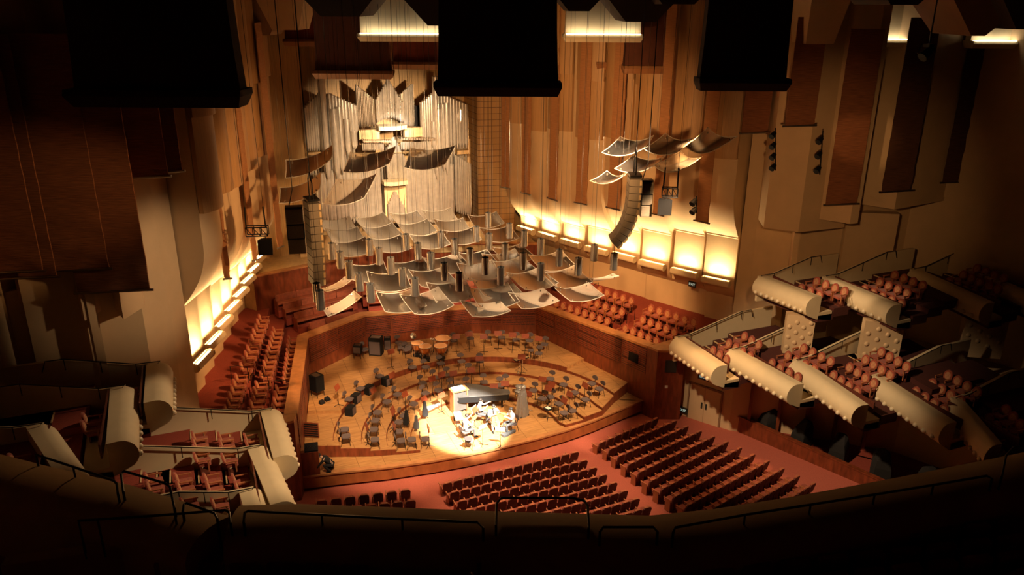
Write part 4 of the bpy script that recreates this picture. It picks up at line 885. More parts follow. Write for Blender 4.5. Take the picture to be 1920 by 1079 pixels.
for D, side, L in UP:
    for k, cs in enumerate(L):
        q = [atD(*cs[0], D + .7), atD(*cs[1], D + .7), atD(*cs[2], D - .7), atD(*cs[3], D - .7)]
        sheet_panel('reflector_panel', q, 'clear curved acrylic panel hung high on the %s, %s of the %s group' % (side, ORD[k], side), 'acoustic panel', None, 'acrylic_clear', 'acrylic_rim', sag=.18)
# ---- chrome downlights
def make_down():
    o = empty('downlight'); r = .175
    m = MB(); m.loft([[(q * cos(2 * pi * i / 16), q * sin(2 * pi * i / 16), z) for i in range(16)] for q, z in ((r - .012, -.78), (r, -.80), (r, 0), (r - .02, .0), (r - .02, -.10))], True, False); m.build('housing', 'chrome', o, smooth=True)
    m = MB(); m.cyl((0, 0, -.12), (0, 0, -.10), r - .018, n=16); m.cyl((0, 0, -.1), (0, 0, .06), .03, n=6); m.build('lamp_holder', 'black', o)
    m = MB(); m.tube([(0, 0, .05), (0, 0, 14.0)], .008, 4); m.build('cord', 'black_metal', o)
    l = bpy.data.lights.new('lamp', 'SPOT'); l.energy = 30; l.spot_size = R(75); l.spot_blend = .7; l.color = WARM; l.shadow_soft_size = .12
    lo = bpy.data.objects.new('lamp', l); COL.objects.link(lo); lo.parent = o; lo.location = (0, 0, -.5)
    return o
down0 = make_down(); _d = [0]
DN = [(621, 455), (637, 471), (654, 489), (673, 511), (694, 531), (599, 544), (593, 530), (710, 464), (732, 482), (754, 502), (778, 520), (783, 455), (807, 473), (833, 492), (861, 511), (852, 447), (881, 465), (761, 438), (692, 448), (826, 434), (893, 424),
      (917, 437), (947, 456), (910, 482), (981, 473), (939, 500), (1014, 493), (1014, 447), (983, 432), (955, 418), (915, 398), (1049, 467), (1115, 458), (1085, 483), (1152, 474)]
for k, (u, v) in enumerate(sorted(DN)):
    p = at(u, v + 1, 10.2); lab = 'chrome cylinder downlight on a cord, %s from the left of the %s' % (ORD[k % 18], 'left-hand eighteen' if k < 18 else 'right-hand seventeen')
    if _d[0] == 0: down0.location = p; tag(down0, lab, 'light', 'chrome downlights above the stage')
    else: tag(dup(down0, p, .37 * k, lab, 'chrome downlights above the stage'), cat='light')
    _d[0] += 1
# ---- loudspeakers
def line_array(u, v0, D, n, h, bend, rz, lab):
    p = atD(u, v0, D); o = empty('line_array', p, rz, lab, 'loudspeaker'); pos = V((0, 0, 0)); a = 0
    for k in range(n):
        a += bend * (k / n) ** 1.3; d = V((0, -sin(a), -cos(a))); c = pos + d * (h / 2)
        mt = M4.Translation(c) @ M4.Rotation(-a, 4, 'X')
        m = MB(); m.loft([[(-.47, -.25, -h / 2 + .02), (.47, -.25, -h / 2 + .02), (.5, .22, -h / 2 + .005), (-.5, .22, -h / 2 + .005)], [(-.47, -.25, h / 2 - .02), (.47, -.25, h / 2 - .02), (.5, .22, h / 2 - .005), (-.5, .22, h / 2 - .005)]], True, True, mt); cb = m.build('cabinet', 'speaker_grey', o)
        m = MB(); m.box((0, .225, 0), (.9, .02, h * .78), 0, mt); m.build('grille', 'speaker_grille', cb)
        m = MB(); m.box((-.49, .2, 0), (.04, .09, h * .7), 0, mt); m.box((.49, .2, 0), (.04, .09, h * .7), 0, mt); m.build('rigging_plate', 'wood_pale', cb)
        pos = pos + d * h
    m = MB(); m.box((0, 0, .10), (.8, .5, .08)); m.tube([(-.3, 0, .1), (-.3, 0, .8), (0, 0, 1.2)], .03); m.tube([(.3, 0, .1), (.3, 0, .8), (0, 0, 1.2)], .03); m.tube([(0, 0, 1.2), (0, 0, 24 - p.z)], .02, 5); m.build('bumper_frame', 'black_metal', o)
    return o
line_array(1190, 332, 32, 10, .30, .20, R(-113), 'curved grey line array of loudspeakers hung on the right')
line_array(584, 377, 32, 11, .325, .012, R(-84), 'straight grey line array of loudspeakers hung on the left')
def sub_column(u, v0, D, n, wd, h, rz, lab):
    p = atD(u, v0, D); o = empty('speaker_column', p, rz, lab, 'loudspeaker')
    for k in range(n):
        m = MB(); m.rbox((0, 0, -h * (k + .5)), (wd, .55, h - .03), .02, 2); m.build('cabinet', 'speaker_grey' if k != 1 else 'black', o)
        m = MB(); m.box((0, -.28, -h * (k + .5)), (wd * .9, .02, h * .85)); m.build('grille', 'speaker_grille', o)
    m = MB(); m.box((0, 0, .05), (wd, .4, .06)); m.tube([(-.2, 0, .05), (0, 0, .8), (0, 0, 24 - p.z)], .02, 5); m.build('bracket', 'black_metal', o)
sub_column(551, 390, 33, 3, .72, .66, R(-10), 'squat stack of speaker cabinets left of the left line array'); sub_column(1213, 340, 33, 3, .48, .5, R(-20), 'slim stack of speaker cabinets right of the curved line array')
def truss_speaker(ut, vt, us, vs, D, wd, rz, lab):
    p = atD(ut, vt, D); o = empty('truss_speaker', p, rz, lab, 'loudspeaker')
    m = MB()
    for z in (0, -.38):
        for y in (0, .3): m.tube([(-wd / 2, y, z), (wd / 2, y, z)], .03, 5)
    for k in range(4): x = -wd / 2 + wd * k / 3; m.tube([(x, 0, 0), (x, 0, -.38)], .02, 5); m.tube([(x, .3, 0), (x, .3, -.38)], .02, 5)
    for k in range(3): x = -wd / 2 + wd * k / 3; m.tube([(x, 0, 0), (x + wd / 3, 0, -.38)], .015, 5)
    for s in (-1, 1): m.tube([(s * wd * .45, 0, 0), (s * wd * .42, 0, .9)], .035, 5); m.tube([(s * wd * .42, 0, .9), (s * wd * .4, 0, 24 - p.z)], .01, 4)
    m.build('truss', 'black_metal', o)
    q = M4.Rotation(-rz, 4, 'Z') @ (atD(us, vs, D) - p)
    m = MB(); m.loft([[(q.x - .29, q.y - .25, q.z - .33), (q.x + .29, q.y - .25, q.z - .33), (q.x + .22, q.y + .25, q.z - .28), (q.x - .22, q.y + .25, q.z - .28)], [(q.x - .29, q.y - .25, q.z + .33), (q.x + .29, q.y - .25, q.z + .33), (q.x + .22, q.y + .25, q.z + .28), (q.x - .22, q.y + .25, q.z + .28)]], True, True); m.build('speaker', 'black', o)
    m = MB(); m.tube([(q.x, q.y, q.z + .33), (q.x, q.y + .1, -.38)], .03, 5); m.build('yoke', 'black_metal', o)
truss_speaker(480, 427, 499, 462, 33, .9, R(-15), 'black speaker hung from a short truss on the left wall side'); truss_speaker(1257, 354, 1246, 387, 33, .65, R(-30), 'black speaker hung from a short truss on the right wall side')
# ---- curtains on the walls
def curtain(p0, p1, ztop, lab, group, m_='fabric', folds=1., bar=True):
    p0, p1 = V(p0), V(p1); d = (p1 - p0).to_2d(); L = d.length; rz = atan2(d.y, d.x); c = (p0 + p1) / 2; o = empty('wall_curtain', (c.x, c.y, c.z), rz, lab, 'curtain', group)
    sh = (p1.z - p0.z) / L; H = ztop - c.z; N, K = 10, 40; vs = []; fs = []
    for s in (0, 1):
        for j in range(K + 1):
            t = j / K; z = H * t; g = math.exp(-t * 7)
            for i in range(N + 1):
                x = -L / 2 + L * i / N; y = s * .05 + .035 * folds * sin(z * 26 + 2.2 * sin(x * 3)) * g + .015 * sin(z * 6 + x)
                vs.append((x, y, z + sh * x * (1 - t)))
    W_ = N + 1; n1 = W_ * (K + 1)
    for j in range(K):
        for i in range(N): a = j * W_ + i; fs += [(a, a + 1, a + W_ + 1, a + W_), (n1 + a, n1 + a + W_, n1 + a + W_ + 1, n1 + a + 1)]
    for j in range(K): a = j * W_; b = a + N; fs += [(a, a + W_, n1 + a + W_, n1 + a), (b, n1 + b, n1 + b + W_, b + W_)]
    m = MB(); m.add(vs, fs); m.build('cloth', m_, o, smooth=True)
    if bar: m = MB(); m.cyl((-L / 2 - .12, .0, -.03 - sh * L / 2), (L / 2 + .12, .0, -.03 + sh * L / 2), .05, n=8); m.build('bottom_bar', 'steel', o)
    return o
def on_line(u, v, a, b):
    """where the sight line of a surveyed point crosses the plan line a-b"""
    d = ray(u, v); a, b = V(a), V(b); e = b - a; n = V((-e.y, e.x)); t = ((a - CAM.to_2d()).dot(n)) / (d.to_2d().dot(n)); return CAM + d * t
WL = ((13.0, 33.5), (7.0, 49.6))
for k, (u0, u1, v0, v1) in enumerate(((940, 954, 350, 353), (978, 993, 360, 365), (1028, 1043, 370, 376), (1079, 1098, 379, 383), (1139, 1160, 388, 393), (1224, 1242, 400, 404), (1304, 1327, 413, 418))):
    curtain(on_line(u0, v0, *WL), on_line(u1, v1, *WL), 21.5, 'narrow rust curtain strip on the right fluted wall, %s from the organ' % ORD[k], 'narrow wall curtains, right side', 'fabric_light')
WLL = ((-11.5, 33.0), (-6.1, 48.6))
for k, (u0, u1, v0, v1) in enumerate(((521, 531, 464, 462), (475, 483, 487, 487), (421, 433, 521, 523))):
    curtain(on_line(u0, v0, *WLL), on_line(u1, v1, *WLL), 20, 'narrow rust curtain strip on the left fluted wall, %s from the organ' % ORD[k], 'narrow wall curtains, left side', 'fabric_light')
for lab, a, b, D, zt, m_ in (('short rust curtain panel behind the right shaded baffle', (1390, 250), (1440, 247), 40.2, 20, 'fabric'), ('short rust curtain with a bunched hem, second from the right cove wall', (1472, 236), (1527, 234), 37.4, 20.5, 'fabric'),
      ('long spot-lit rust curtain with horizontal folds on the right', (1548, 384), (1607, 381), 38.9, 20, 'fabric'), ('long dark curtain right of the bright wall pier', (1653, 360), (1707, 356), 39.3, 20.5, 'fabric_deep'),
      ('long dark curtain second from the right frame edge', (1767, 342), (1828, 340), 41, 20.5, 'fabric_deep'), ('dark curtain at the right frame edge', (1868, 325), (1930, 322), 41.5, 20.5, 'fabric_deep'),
      ('short rust curtain with a dark hem on the left, wider one', (247, 333), (315, 329), 28.6, 20, 'fabric'), ('short rust curtain on the left, narrower one', (311, 322), (341, 319), 29.0, 20, 'fabric'),
      ('long brown curtain on the left reaching lowest', (145, 549), (281, 542), 28.0, 20, 'fabric'), ('long brown curtain on the left with a lit creased hem', (98, 508), (204, 502), 27.6, 20, 'fabric'),
      ('dark curtain at the left edge in front', (-30, 524), (106, 517), 27.2, 20, 'fabric'), ('dark curtain at the left edge with the highest hem', (-60, 513), (80, 506), 26.8, 20, 'fabric')):
    curtain(atD(*a, D), atD(*b, D), zt, lab, None, m_)
# ---- ceiling baffles with flanged lower edges
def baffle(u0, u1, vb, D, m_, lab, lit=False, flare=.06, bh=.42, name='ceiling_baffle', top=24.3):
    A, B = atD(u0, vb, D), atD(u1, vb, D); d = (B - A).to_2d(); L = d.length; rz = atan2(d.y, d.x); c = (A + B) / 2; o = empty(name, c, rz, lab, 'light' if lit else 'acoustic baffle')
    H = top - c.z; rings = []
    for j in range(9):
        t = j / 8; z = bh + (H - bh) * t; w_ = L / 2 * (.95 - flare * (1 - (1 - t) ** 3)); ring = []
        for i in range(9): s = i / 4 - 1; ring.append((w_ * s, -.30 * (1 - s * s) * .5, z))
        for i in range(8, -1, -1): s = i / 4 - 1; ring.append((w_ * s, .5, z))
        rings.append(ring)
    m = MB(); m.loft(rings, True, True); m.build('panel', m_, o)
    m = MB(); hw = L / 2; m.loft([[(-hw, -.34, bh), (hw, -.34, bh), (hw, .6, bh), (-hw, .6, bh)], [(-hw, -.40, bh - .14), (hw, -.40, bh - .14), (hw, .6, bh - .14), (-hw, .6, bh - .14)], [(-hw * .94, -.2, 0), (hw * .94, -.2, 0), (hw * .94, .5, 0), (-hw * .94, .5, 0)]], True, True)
    m.build('flange', 'plaster_fine' if lit else ('baffle_flange' if m_ != 'fabric_shaded' else m_), o)
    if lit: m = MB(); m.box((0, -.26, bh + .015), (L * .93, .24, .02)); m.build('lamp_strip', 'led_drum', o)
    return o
baffle(137, 462, 200, 19, 'fabric_shaded', 'shaded ceiling baffle at the upper left, largest of the three'); baffle(815, 1052, 180, 24, 'fabric_shaded', 'shaded ceiling baffle hanging at the top centre'); baffle(1306, 1476, 170, 27, 'fabric_shaded', 'shaded ceiling baffle right of centre, smallest of the three')
for a in ((589, 738, 148, 40, 'baffle_brown', 'brown ceiling baffle left of the lit one above the organ'), (735, 824, 130, 44, 'fabric_red', 'dark red ceiling baffle beside the central shaded one'), (534, 600, 87, 46, 'fabric_red', 'small dark red ceiling baffle at the left of the organ wall'),
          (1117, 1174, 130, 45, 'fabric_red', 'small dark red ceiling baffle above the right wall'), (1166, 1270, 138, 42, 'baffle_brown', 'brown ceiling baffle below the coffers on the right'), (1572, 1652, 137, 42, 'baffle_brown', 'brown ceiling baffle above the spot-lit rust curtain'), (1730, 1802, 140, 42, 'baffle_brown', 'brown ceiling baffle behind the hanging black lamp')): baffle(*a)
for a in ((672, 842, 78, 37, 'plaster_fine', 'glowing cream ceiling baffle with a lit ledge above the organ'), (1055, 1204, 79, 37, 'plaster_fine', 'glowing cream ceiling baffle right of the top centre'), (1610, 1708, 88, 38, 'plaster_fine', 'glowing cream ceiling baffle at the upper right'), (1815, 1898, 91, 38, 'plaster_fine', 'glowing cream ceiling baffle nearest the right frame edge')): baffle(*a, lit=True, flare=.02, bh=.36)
# ---- ceiling coffers: faceted blocks between the baffles
def coffer(u0, u1, vb, D, m_, lab, k=1.9, dp=3.0, hh=None):
    A, B = atD(u0, vb, D), atD(u1, vb, D); c = (A + B) / 2; L = (B - A).length; rz = atan2((B - A).y, (B - A).x); o = empty('ceiling_coffer', c, rz, lab); tag(o, kind='structure'); H = hh or 24.4 - c.z
    m = MB(); m.loft([[(-L / 2, -.2, 0), (L / 2, -.2, 0), (L / 2, dp, 0), (-L / 2, dp, 0)], [(-L / 2 - H * (k - 1), -.2 - H * .35, H), (L / 2 + H * (k - 1), -.2 - H * .35, H), (L / 2 + H * (k - 1), dp, H), (-L / 2 - H * (k - 1), dp, H)]], True, True); m.build('block', m_, o)
for a in ((604, 676, 31, 30, 'ceiling_dark', 'dark faceted ceiling block left of the lit baffle'), (803, 850, 48, 31, 'ceiling_dark', 'dark faceted ceiling block behind the central shaded baffle'), (1066, 1104, 21, 30, 'ceiling_dark', 'small dark ceiling block above the second lit baffle'), (1172, 1228, 41, 31, 'ceiling_dark', 'dark faceted ceiling block overlapping the second lit baffle'),
          (1665, 1716, 9, 28, 'ceiling_dark', 'dark ceiling block at the top right'), (1816, 1842, 67, 32, 'ceiling_tan', 'brown ceiling block beside the fourth lit baffle'), (1900, 1940, 55, 31, 'ceiling_dark', 'dark ceiling block in the upper right corner'), (1240, 1300, 8, 29, 'ceiling_dark', 'dark ceiling block left of the right shaded baffle')): coffer(*a)
coffer(512, 562, 56, 40, 'plaster', 'pale faceted ceiling block at the upper left of the organ', 1.35, 2.0); coffer(470, 508, 66, 41, 'ceiling_tan', 'brown ceiling block beside the pale faceted one', 1.6, 2.0); coffer(30, 55, 54, 30, 'ceiling_tan', 'brown ceiling block in the upper left corner', 1.7, 2.0)
coffer(1508, 1560, 82, 36, 'plaster', 'folded tan ceiling block right of the right shaded baffle', 1.12, 2.5); coffer(1738, 1772, 62, 40, 'plaster', 'pale ceiling block above the hanging black lamp', 1.15, 1.5)
# ---- hanging stage lamp and wall lamp bars
p = atD(1742, 85, 30); o = empty('moving_lamp', p, 0, 'black stage lamp hanging on a pole at the upper right', 'stage lamp')
m = MB(); m.tube([(0, 0, 0), (0, 0, 24 - p.z)], .03, 6); m.build('pole', 'black_metal', o)
m = MB(); m.cyl((-.25, 0, -.45), (.2, 0, -.1), .2, .14, 10); m.build('lamp_body', 'black', o); m = MB(); m.tube([(-.3, .2, -.3), (-.1, .25, .05), (.2, .2, -.1)], .03, 6); m.box((0, 0, 0), (.3, .3, .12)); m.build('yoke', 'black_metal', o)
def lampbar(u, v0, v1, D, n, lab, tlt=0):
    a, b = atD(u, v0, D), atD(u + tlt, v1, D); o = empty('wall_lamp_bar', a, 0, lab, 'stage lamp'); b = b - a
    m = MB(); m.tube([(0, 0, 0), b], .03, 6); m.build('pole', 'black_metal', o)
    for k in range(n): c = b * ((k + .6) / n); m = MB(); m.cyl((c.x - .05, c.y, c.z + .08), (c.x - .32, c.y - .1, c.z - .1), .10, .15, 8); m.build('lamp_head', 'black', o)
lampbar(1454, 240, 320, 37.9, 4, 'four black lamps on an upright bar on the right pier'); lampbar(1543, 246, 328, 37.4, 3, 'upright bar with small dark lamps left of the spot-lit curtain', -6); lampbar(1306, 368, 400, 36, 2, 'two black lamps beside the nearest narrow curtain'); lampbar(410, 468, 520, 36.6, 3, 'three black lamps on the left cove wall', -14)
# ================================================================ PIPE ORGAN
OY = 50.6
org = empty('pipe_organ', (.65, OY, 5.3), 0, 'pipe organ with tall silver pipes filling the back wall', 'organ')
ob = V((.65, OY, 5.3)); _pc = [0]; small = MB()
def opt(u, v, y): return atY(u, v, y) - ob
def pipe(u, vt, vb, r, y, big=True, dark=False):
    t, b = opt(u, vt, y), opt(u, vb, y); x = b.x
    if big and _pc[0] < 96:
        m = MB(); m.lathe([(r * .25, b.z), (r, b.z + min(.6, (t.z - b.z) * .2)), (r, t.z), (r * .82, t.z), (r * .82, t.z - .05)], 10, (x, b.y, 0)); m.build('organ_pipe', 'pipe_dark' if dark else 'pipe_metal', org, smooth=True); _pc[0] += 1
    else: small.lathe([(r * .25, b.z), (r, b.z + min(.35, (t.z - b.z) * .2)), (r, t.z)], 8, (x, b.y, 0))
def rank(u0, u1, n, vt, vb, r, y, big=True, dark=False):
    for k in range(n):
        t = (k + .5) / n; f = lambda q: q(t) if callable(q) else q; pipe(lerp(u0, u1, t), f(vt), f(vb), r, y, big, dark)
tri = lambda a, b: (lambda t: lerp(a, b, t))
c_ = lambda x: 560 + x / 2.997
d_ = lambda y: 60 + y / 2.997
# outer flats, big bass pipes, towers (left, right)
rank(c_(45), c_(150), 8, tri(d_(430), d_(335)), d_(668), .16, OY - .1)
pipe(c_(168), d_(262), d_(830), .24, OY - .5)
rank(c_(196), c_(330), 9, tri(d_(342), d_(415)), tri(d_(830), d_(560)), .20, OY - .3)
rank(c_(696), c_(775), 6, tri(d_(400), d_(338)), tri(d_(640), d_(800)), .19, OY - .3)
pipe(c_(782), d_(250), d_(830), .22, OY - .5)
rank(c_(800), c_(950), 9, tri(d_(345), d_(410)), tri(d_(650), d_(655)), .17, OY - .1)
for x, a, b in ((222, 430, 830), (250, 418, 800), (283, 488, 700), (316, 556, 660), (838, 400, 800), (818, 405, 780), (790, 432, 720), (762, 502, 660)): pipe(c_(x), d_(a), d_(b), .20, OY - .6)
# lower flats
rank(c_(115), c_(470), 17, lambda t: d_(lerp(800, 690, t)), d_(1075), .19, OY - .2)
rank(c_(612), c_(872), 14, lambda t: d_(lerp(680, 760, abs(t - .4) * 1.4)), d_(1075), .20, OY - .2)
rank(c_(884), c_(968), 7, tri(d_(690), d_(745)), tri(d_(1010), d_(1040)), .15, OY - .1)
# swell backs and centre pyramid
rank(c_(332), c_(440), 13, tri(d_(292), d_(385)), d_(535), .09, OY + .5, True, True)
rank(c_(572), c_(648), 10, tri(d_(355), d_(290)), d_(530), .09, OY + .5, True, True)
rank(c_(440), c_(597), 19, lambda t: d_(lerp(400, 265, 1 - abs(2 * t - .9)) if t < .95 else 390), lambda t: d_(lerp(512, 478, 1 - abs(2 * t - 1))), .085, OY + .1, False)
pipe(c_(509), d_(262), d_(475), .13, OY)
rank(c_(500), c_(604), 13, lambda t: d_(lerp(690, 585, 1 - abs(2 * t - .8))), d_(835), .085, OY - .4, False)
rank(c_(506), c_(600), 11, lambda t: d_(lerp(985, 890, 1 - abs(2 * t - .9))), d_(1070), .085, OY - .4, False)
rank(c_(358), c_(480), 15, d_(622), d_(668), .05, OY - .7, False); rank(c_(575), c_(705), 15, d_(618), d_(664), .05, OY - .7, False)
for a, b in ((420, 620), (640, 860)):  rank(c_(a), c_(b), 14, lambda t: d_(700 + 60 * sin(t * 9)), d_(1070), .07, OY + .4, False)
rank(c_(60), c_(330), 16, lambda t: d_(560 + 40 * sin(t * 8)), d_(830), .08, OY + .5, False); rank(c_(690), c_(950), 16, lambda t: d_(560 + 40 * sin(t * 8)), d_(830), .08, OY + .5, False)
s_ = small.build('small_pipes', 'pipe_metal', org, smooth=True); tag(s_, kind='stuff')
# trumpets en chamade
m = MB()
for u0, u1, v in ((c_(352), c_(505), d_(605)), (c_(560), c_(745), d_(592))):
    for k in range(14): p = opt(lerp(u0, u1, k / 13), v, OY - .5); m.cyl((p.x, p.y, p.z), (p.x, p.y - .9, p.z + .02), .03, .075, 8)
tag(m.build('horizontal_pipes', 'pipe_dark', org, smooth=True), kind='stuff')
def ledge(u0, u1, v0, v1, y, dp, m_, name, bow=0.):
    a, b = opt(u0, v1, y), opt(u1, v0, y); n = 8; pts = []
    for k in range(n + 1): t = k / n; pts.append((lerp(a.x, b.x, t), a.y - dp / 2 - bow * (1 - (2 * t - 1) ** 2)))
    pts += [(b.x, a.y + dp / 2), (a.x, a.y + dp / 2)]; m = MB(); m.prism(pts, a.z, b.z); return m.build(name, m_, org)
ledge(c_(442), c_(598), d_(518), d_(548), OY - .8, .9, 'plaster_fine', 'console_ledge', .35)
ledge(c_(338), c_(448), d_(545), d_(605), OY - .2, .5, 'wood_pale', 'wind_chest'); ledge(c_(592), c_(697), d_(533), d_(590), OY - .2, .5, 'wood_pale', 'wind_chest')
ledge(c_(474), c_(606), d_(828), d_(860), OY - .8, .7, 'plaster_fine', 'console_ledge', .25); ledge(c_(488), c_(600), d_(862), d_(1075), OY - .1, .3, 'wood_pale', 'case_panel')
ledge(c_(345), c_(700), d_(668), d_(690), OY - .5, .5, 'wood_pale', 'wind_chest'); ledge(c_(48), c_(155), d_(668), d_(690), OY, .6, 'wood_organ', 'wind_chest'); ledge(c_(885), c_(955), d_(660), d_(685), OY, .6, 'wood_organ', 'wind_chest')
for a, b in ((326, 345), (646, 694)): ledge(c_(a), c_(b), d_(412), d_(535), OY + 1.0, .3, 'black', 'swell_shade')
ledge(c_(52), c_(965), d_(830), d_(1080), OY + 1.2, .3, 'wood_organ', 'case_panel'); ledge(c_(40), c_(960), d_(600), d_(830), OY + 1.4, .3, 'wood_organ', 'case_panel')
# ================================================================ PEOPLE
def figure(name, loc, rz, J, lab, top, legs, hair='hair', sleeve='arm', shoe='black'):
    o = empty(name, loc, rz, lab, 'person')
    def skin(nm_, chains, m_, parent, root):
        vs, es, rs = [], [], []; idx = {}
        def vid(k, p, r):
            if k not in idx: idx[k] = len(vs); vs.append(p); rs.append(r)
            return idx[k]
        for ch in chains:
            for (k0, p0, r0), (k1, p1, r1) in zip(ch, ch[1:]): es.append((vid(k0, p0, r0), vid(k1, p1, r1)))
        me = bpy.data.meshes.new(nm_); me.from_pydata([tuple(p) for p in vs], es, []); me.materials.append(MAT[m_]); ob_ = bpy.data.objects.new(nm_, me); COL.objects.link(ob_); ob_.parent = parent
        md = ob_.modifiers.new('skin', 'SKIN'); md.use_smooth_shade = True
        for i, sv in enumerate(me.skin_vertices[0].data): sv.radius = (rs[i], rs[i]); sv.use_root = (i == idx[root])
        sd = ob_.modifiers.new('subd', 'SUBSURF'); sd.levels = sd.render_levels = 1
        return ob_
    j = lambda k, r, key=None: (key or k, V(J[k]), r)
    up_ = (V(J['head']) - V(J['neck'])).normalized()
    body = [[j('pelvis', .115), j('spine', .115), j('chest', .125), j('neck', .055), ('jaw', V(J['head']) - up_ * .03, .075), j('head', .088), ('crown', V(J['head']) + up_ * .085, .065)]]
    for s in 'lr':
        body.append([j('chest', .125), j('sh' + s, .055), j('el' + s, .042), j('wr' + s, .026), j('ha' + s, .034)])
        h, w_ = V(J['ha' + s]), V(J['wr' + s]); d = (h - w_).normalized(); sd_ = d.orthogonal().normalized(); cv = d.cross(sd_)
        for f in range(4): a = (f - 1.5) * .02; L = (.070, .085, .08, .062)[f]; body.append([j('ha' + s, .034), ('f%d%s' % (f, s), h + d * .035 + sd_ * a, .010), ('g%d%s' % (f, s), h + d * (.035 + L * .6) + sd_ * a * 1.15 + cv * .012, .009), ('t%d%s' % (f, s), h + d * (.035 + L * .9) + sd_ * a * 1.15 + cv * .035, .007)])
        body.append([j('wr' + s, .026), ('th' + s, h + sd_ * .035, .012), ('tt' + s, h + d * .04 + sd_ * .055 + cv * .02, .009)])
        body.append([j('pelvis', .115), j('hip' + s, .085), j('kn' + s, .06), j('an' + s, .04), j('to' + s, .035)])
    b = skin('body', body, 'skin', o, 'pelvis')
    sh = [[j('pelvis', .135), j('spine', .135), j('chest', .148), ('col', V(J['neck']) * .6 + V(J['chest']) * .4, .07)]]
    for s in 'lr': sh.append([j('chest', .148), j('sh' + s, .075), j('el' + s, .058)] + ([('cuff' + s, V(J['wr' + s]), .042)] if sleeve == 'arm' else []))
    skin('shirt', sh, top, o, 'pelvis')
    tr = [[('waist', V(J['pelvis']) + V((0, 0, .08)), .13), j('pelvis', .135)]]
    for s in 'lr': tr.append([j('pelvis', .135), j('hip' + s, .10), j('kn' + s, .075), ('hem' + s, V(J['an' + s]), .06)])
    skin('trousers', tr, legs, o, 'pelvis')
    for s in 'lr': m = MB(); a, t = V(J['an' + s]), V(J['to' + s]); m.tube([a + (a - t) * .25 - V((0, 0, .02)), a * .5 + t * .5, t + (t - a) * .15], [.045, .05, .035], 8); m.build('shoe', shoe, o, smooth=True)
    hd = V(J['head']); m = MB(); fwd = V(J.get('look', (0, 1, 0))).normalized(); c = hd + up_ * .05 - fwd * .04; m.sphere(c, .104, 12, 8, (1, 1, .92)); hc = m.build('hair', hair, o, smooth=True)
    sd2 = fwd.cross(up_).normalized(); m = MB(); f0 = hd + fwd * .085
    m.cyl(f0 + up_ * .0, f0 + fwd * .035 - up_ * .02, .016, .012, 6); m.build('nose', 'skin', o)
    m = MB()
    for s in (-1, 1): m.sphere(f0 + sd2 * .032 * s + up_ * .022, .013, 6, 4)
    m.build('eyes', 'hair', o); m = MB(); m.box(tuple(f0 - up_ * .05 + fwd * .0), (.045, .02, .012)); m.build('mouth', 'wood_stand', o)
    m = MB()
    for s in (-1, 1): m.sphere(hd + sd2 * .092 * s, .025, 6, 4)
    m.build('ears', 'skin', o)
    return o
SIT = dict(pelvis=(0, 0, .54), spine=(0, .03, .76), chest=(0, .06, .98), neck=(0, .09, 1.16), head=(0, .14, 1.29), hipl=(-.10, .06, .52), hipr=(.10, .06, .52), knl=(-.16, .46, .52), knr=(.16, .46, .52), anl=(-.16, .42, .08), anr=(.17, .48, .08), tol=(-.18, .58, .035), tor=(.19, .64, .035),
           shl=(-.19, .06, 1.07), shr=(.19, .06, 1.07), ell=(-.30, .24, .90), elr=(.32, .18, .86), wrl=(-.26, .46, 1.05), wrr=(.14, .42, .98), hal=(-.25, .54, 1.10), har=(.06, .47, 1.0))
def stage_chair_for(loc, rz, lab): return tag(dup(chair0, loc, rz, lab, 'orchestra chairs on the stage'), cat='chair')
def fiddle(loc, rz, tilt, k, name, lab):
    o = empty(name, loc, rz, lab, 'instrument'); o.rotation_euler = (tilt, 0, rz)
    prof = []
    for i in range(24):
        t = 2 * pi * i / 24; r = 1 - .28 * math.exp(-((abs(cos(t))) / .25) ** 2) ; prof.append((.105 * k * r * cos(t) * (1.0 if sin(t) < 0 else .86) * 1.1, .18 * k * sin(t)))
    m = MB(); m.prism(prof, -.025 * k, .02 * k); m.build('sound_box', 'violin_wood', o, bevel=.004)
    m = MB(); m.box((0, .27 * k, .02 * k), (.028 * k, .26 * k, .022 * k)); m.box((0, .41 * k, .02 * k), (.04 * k, .04 * k, .04 * k)); m.build('neck', 'black', o)
    m = MB(); m.box((0, -.03 * k, .035 * k), (.05 * k, .012 * k, .03 * k)); m.build('bridge', 'wood_pale', o)
    m = MB()
    for s in (-1.5, -.5, .5, 1.5): m.tube([(s * .007 * k, -.14 * k, .03 * k), (s * .007 * k, -.03 * k, .052 * k), (s * .005 * k, .38 * k, .036 * k)], .0015 * k, 4)
    m.build('strings', 'steel', o); return o
def seated(u, v, rz, lab, top, legs, chair_lab, lk=None, J=None):
    p = at(u, v, .50); J = dict(J or SIT); stage_chair_for((p.x, p.y, 0), rz, chair_lab); return figure('person', (p.x, p.y, 0), rz, J, lab, top, legs), p
f1, p1 = seated(872, 808, R(-75), 'seated person in white shirt and grey trousers, nearest the stage front', 'white_cloth', 'grey_cloth', 'black-backed chair under the nearest seated player on the bright floor')
fiddle(p1 + V((.55, .05, .62)), R(-60), R(25), 1.0, 'violin', 'violin held by the nearest seated player')
f2, p2 = seated(924, 786, R(178), 'seated person in white facing the audience with a cello', 'white_cloth', 'white_cloth', 'chair under the cello player facing the audience')
fiddle(p2 + V((-.03, -.42, .18)), R(5), R(62), 1.9, 'cello', 'orange brown cello between the knees of the facing player').location.z = .62
f3, p3 = seated(962, 793, R(95), 'seated person in a white shirt at the right of the bright floor, facing left', 'white_cloth', 'grey_cloth', 'dark chair under the player at the right of the bright floor')
fiddle(p3 + V((-.5, .0, .62)), R(80), R(25), 1.0, 'violin', 'violin held by the player at the right of the bright floor')
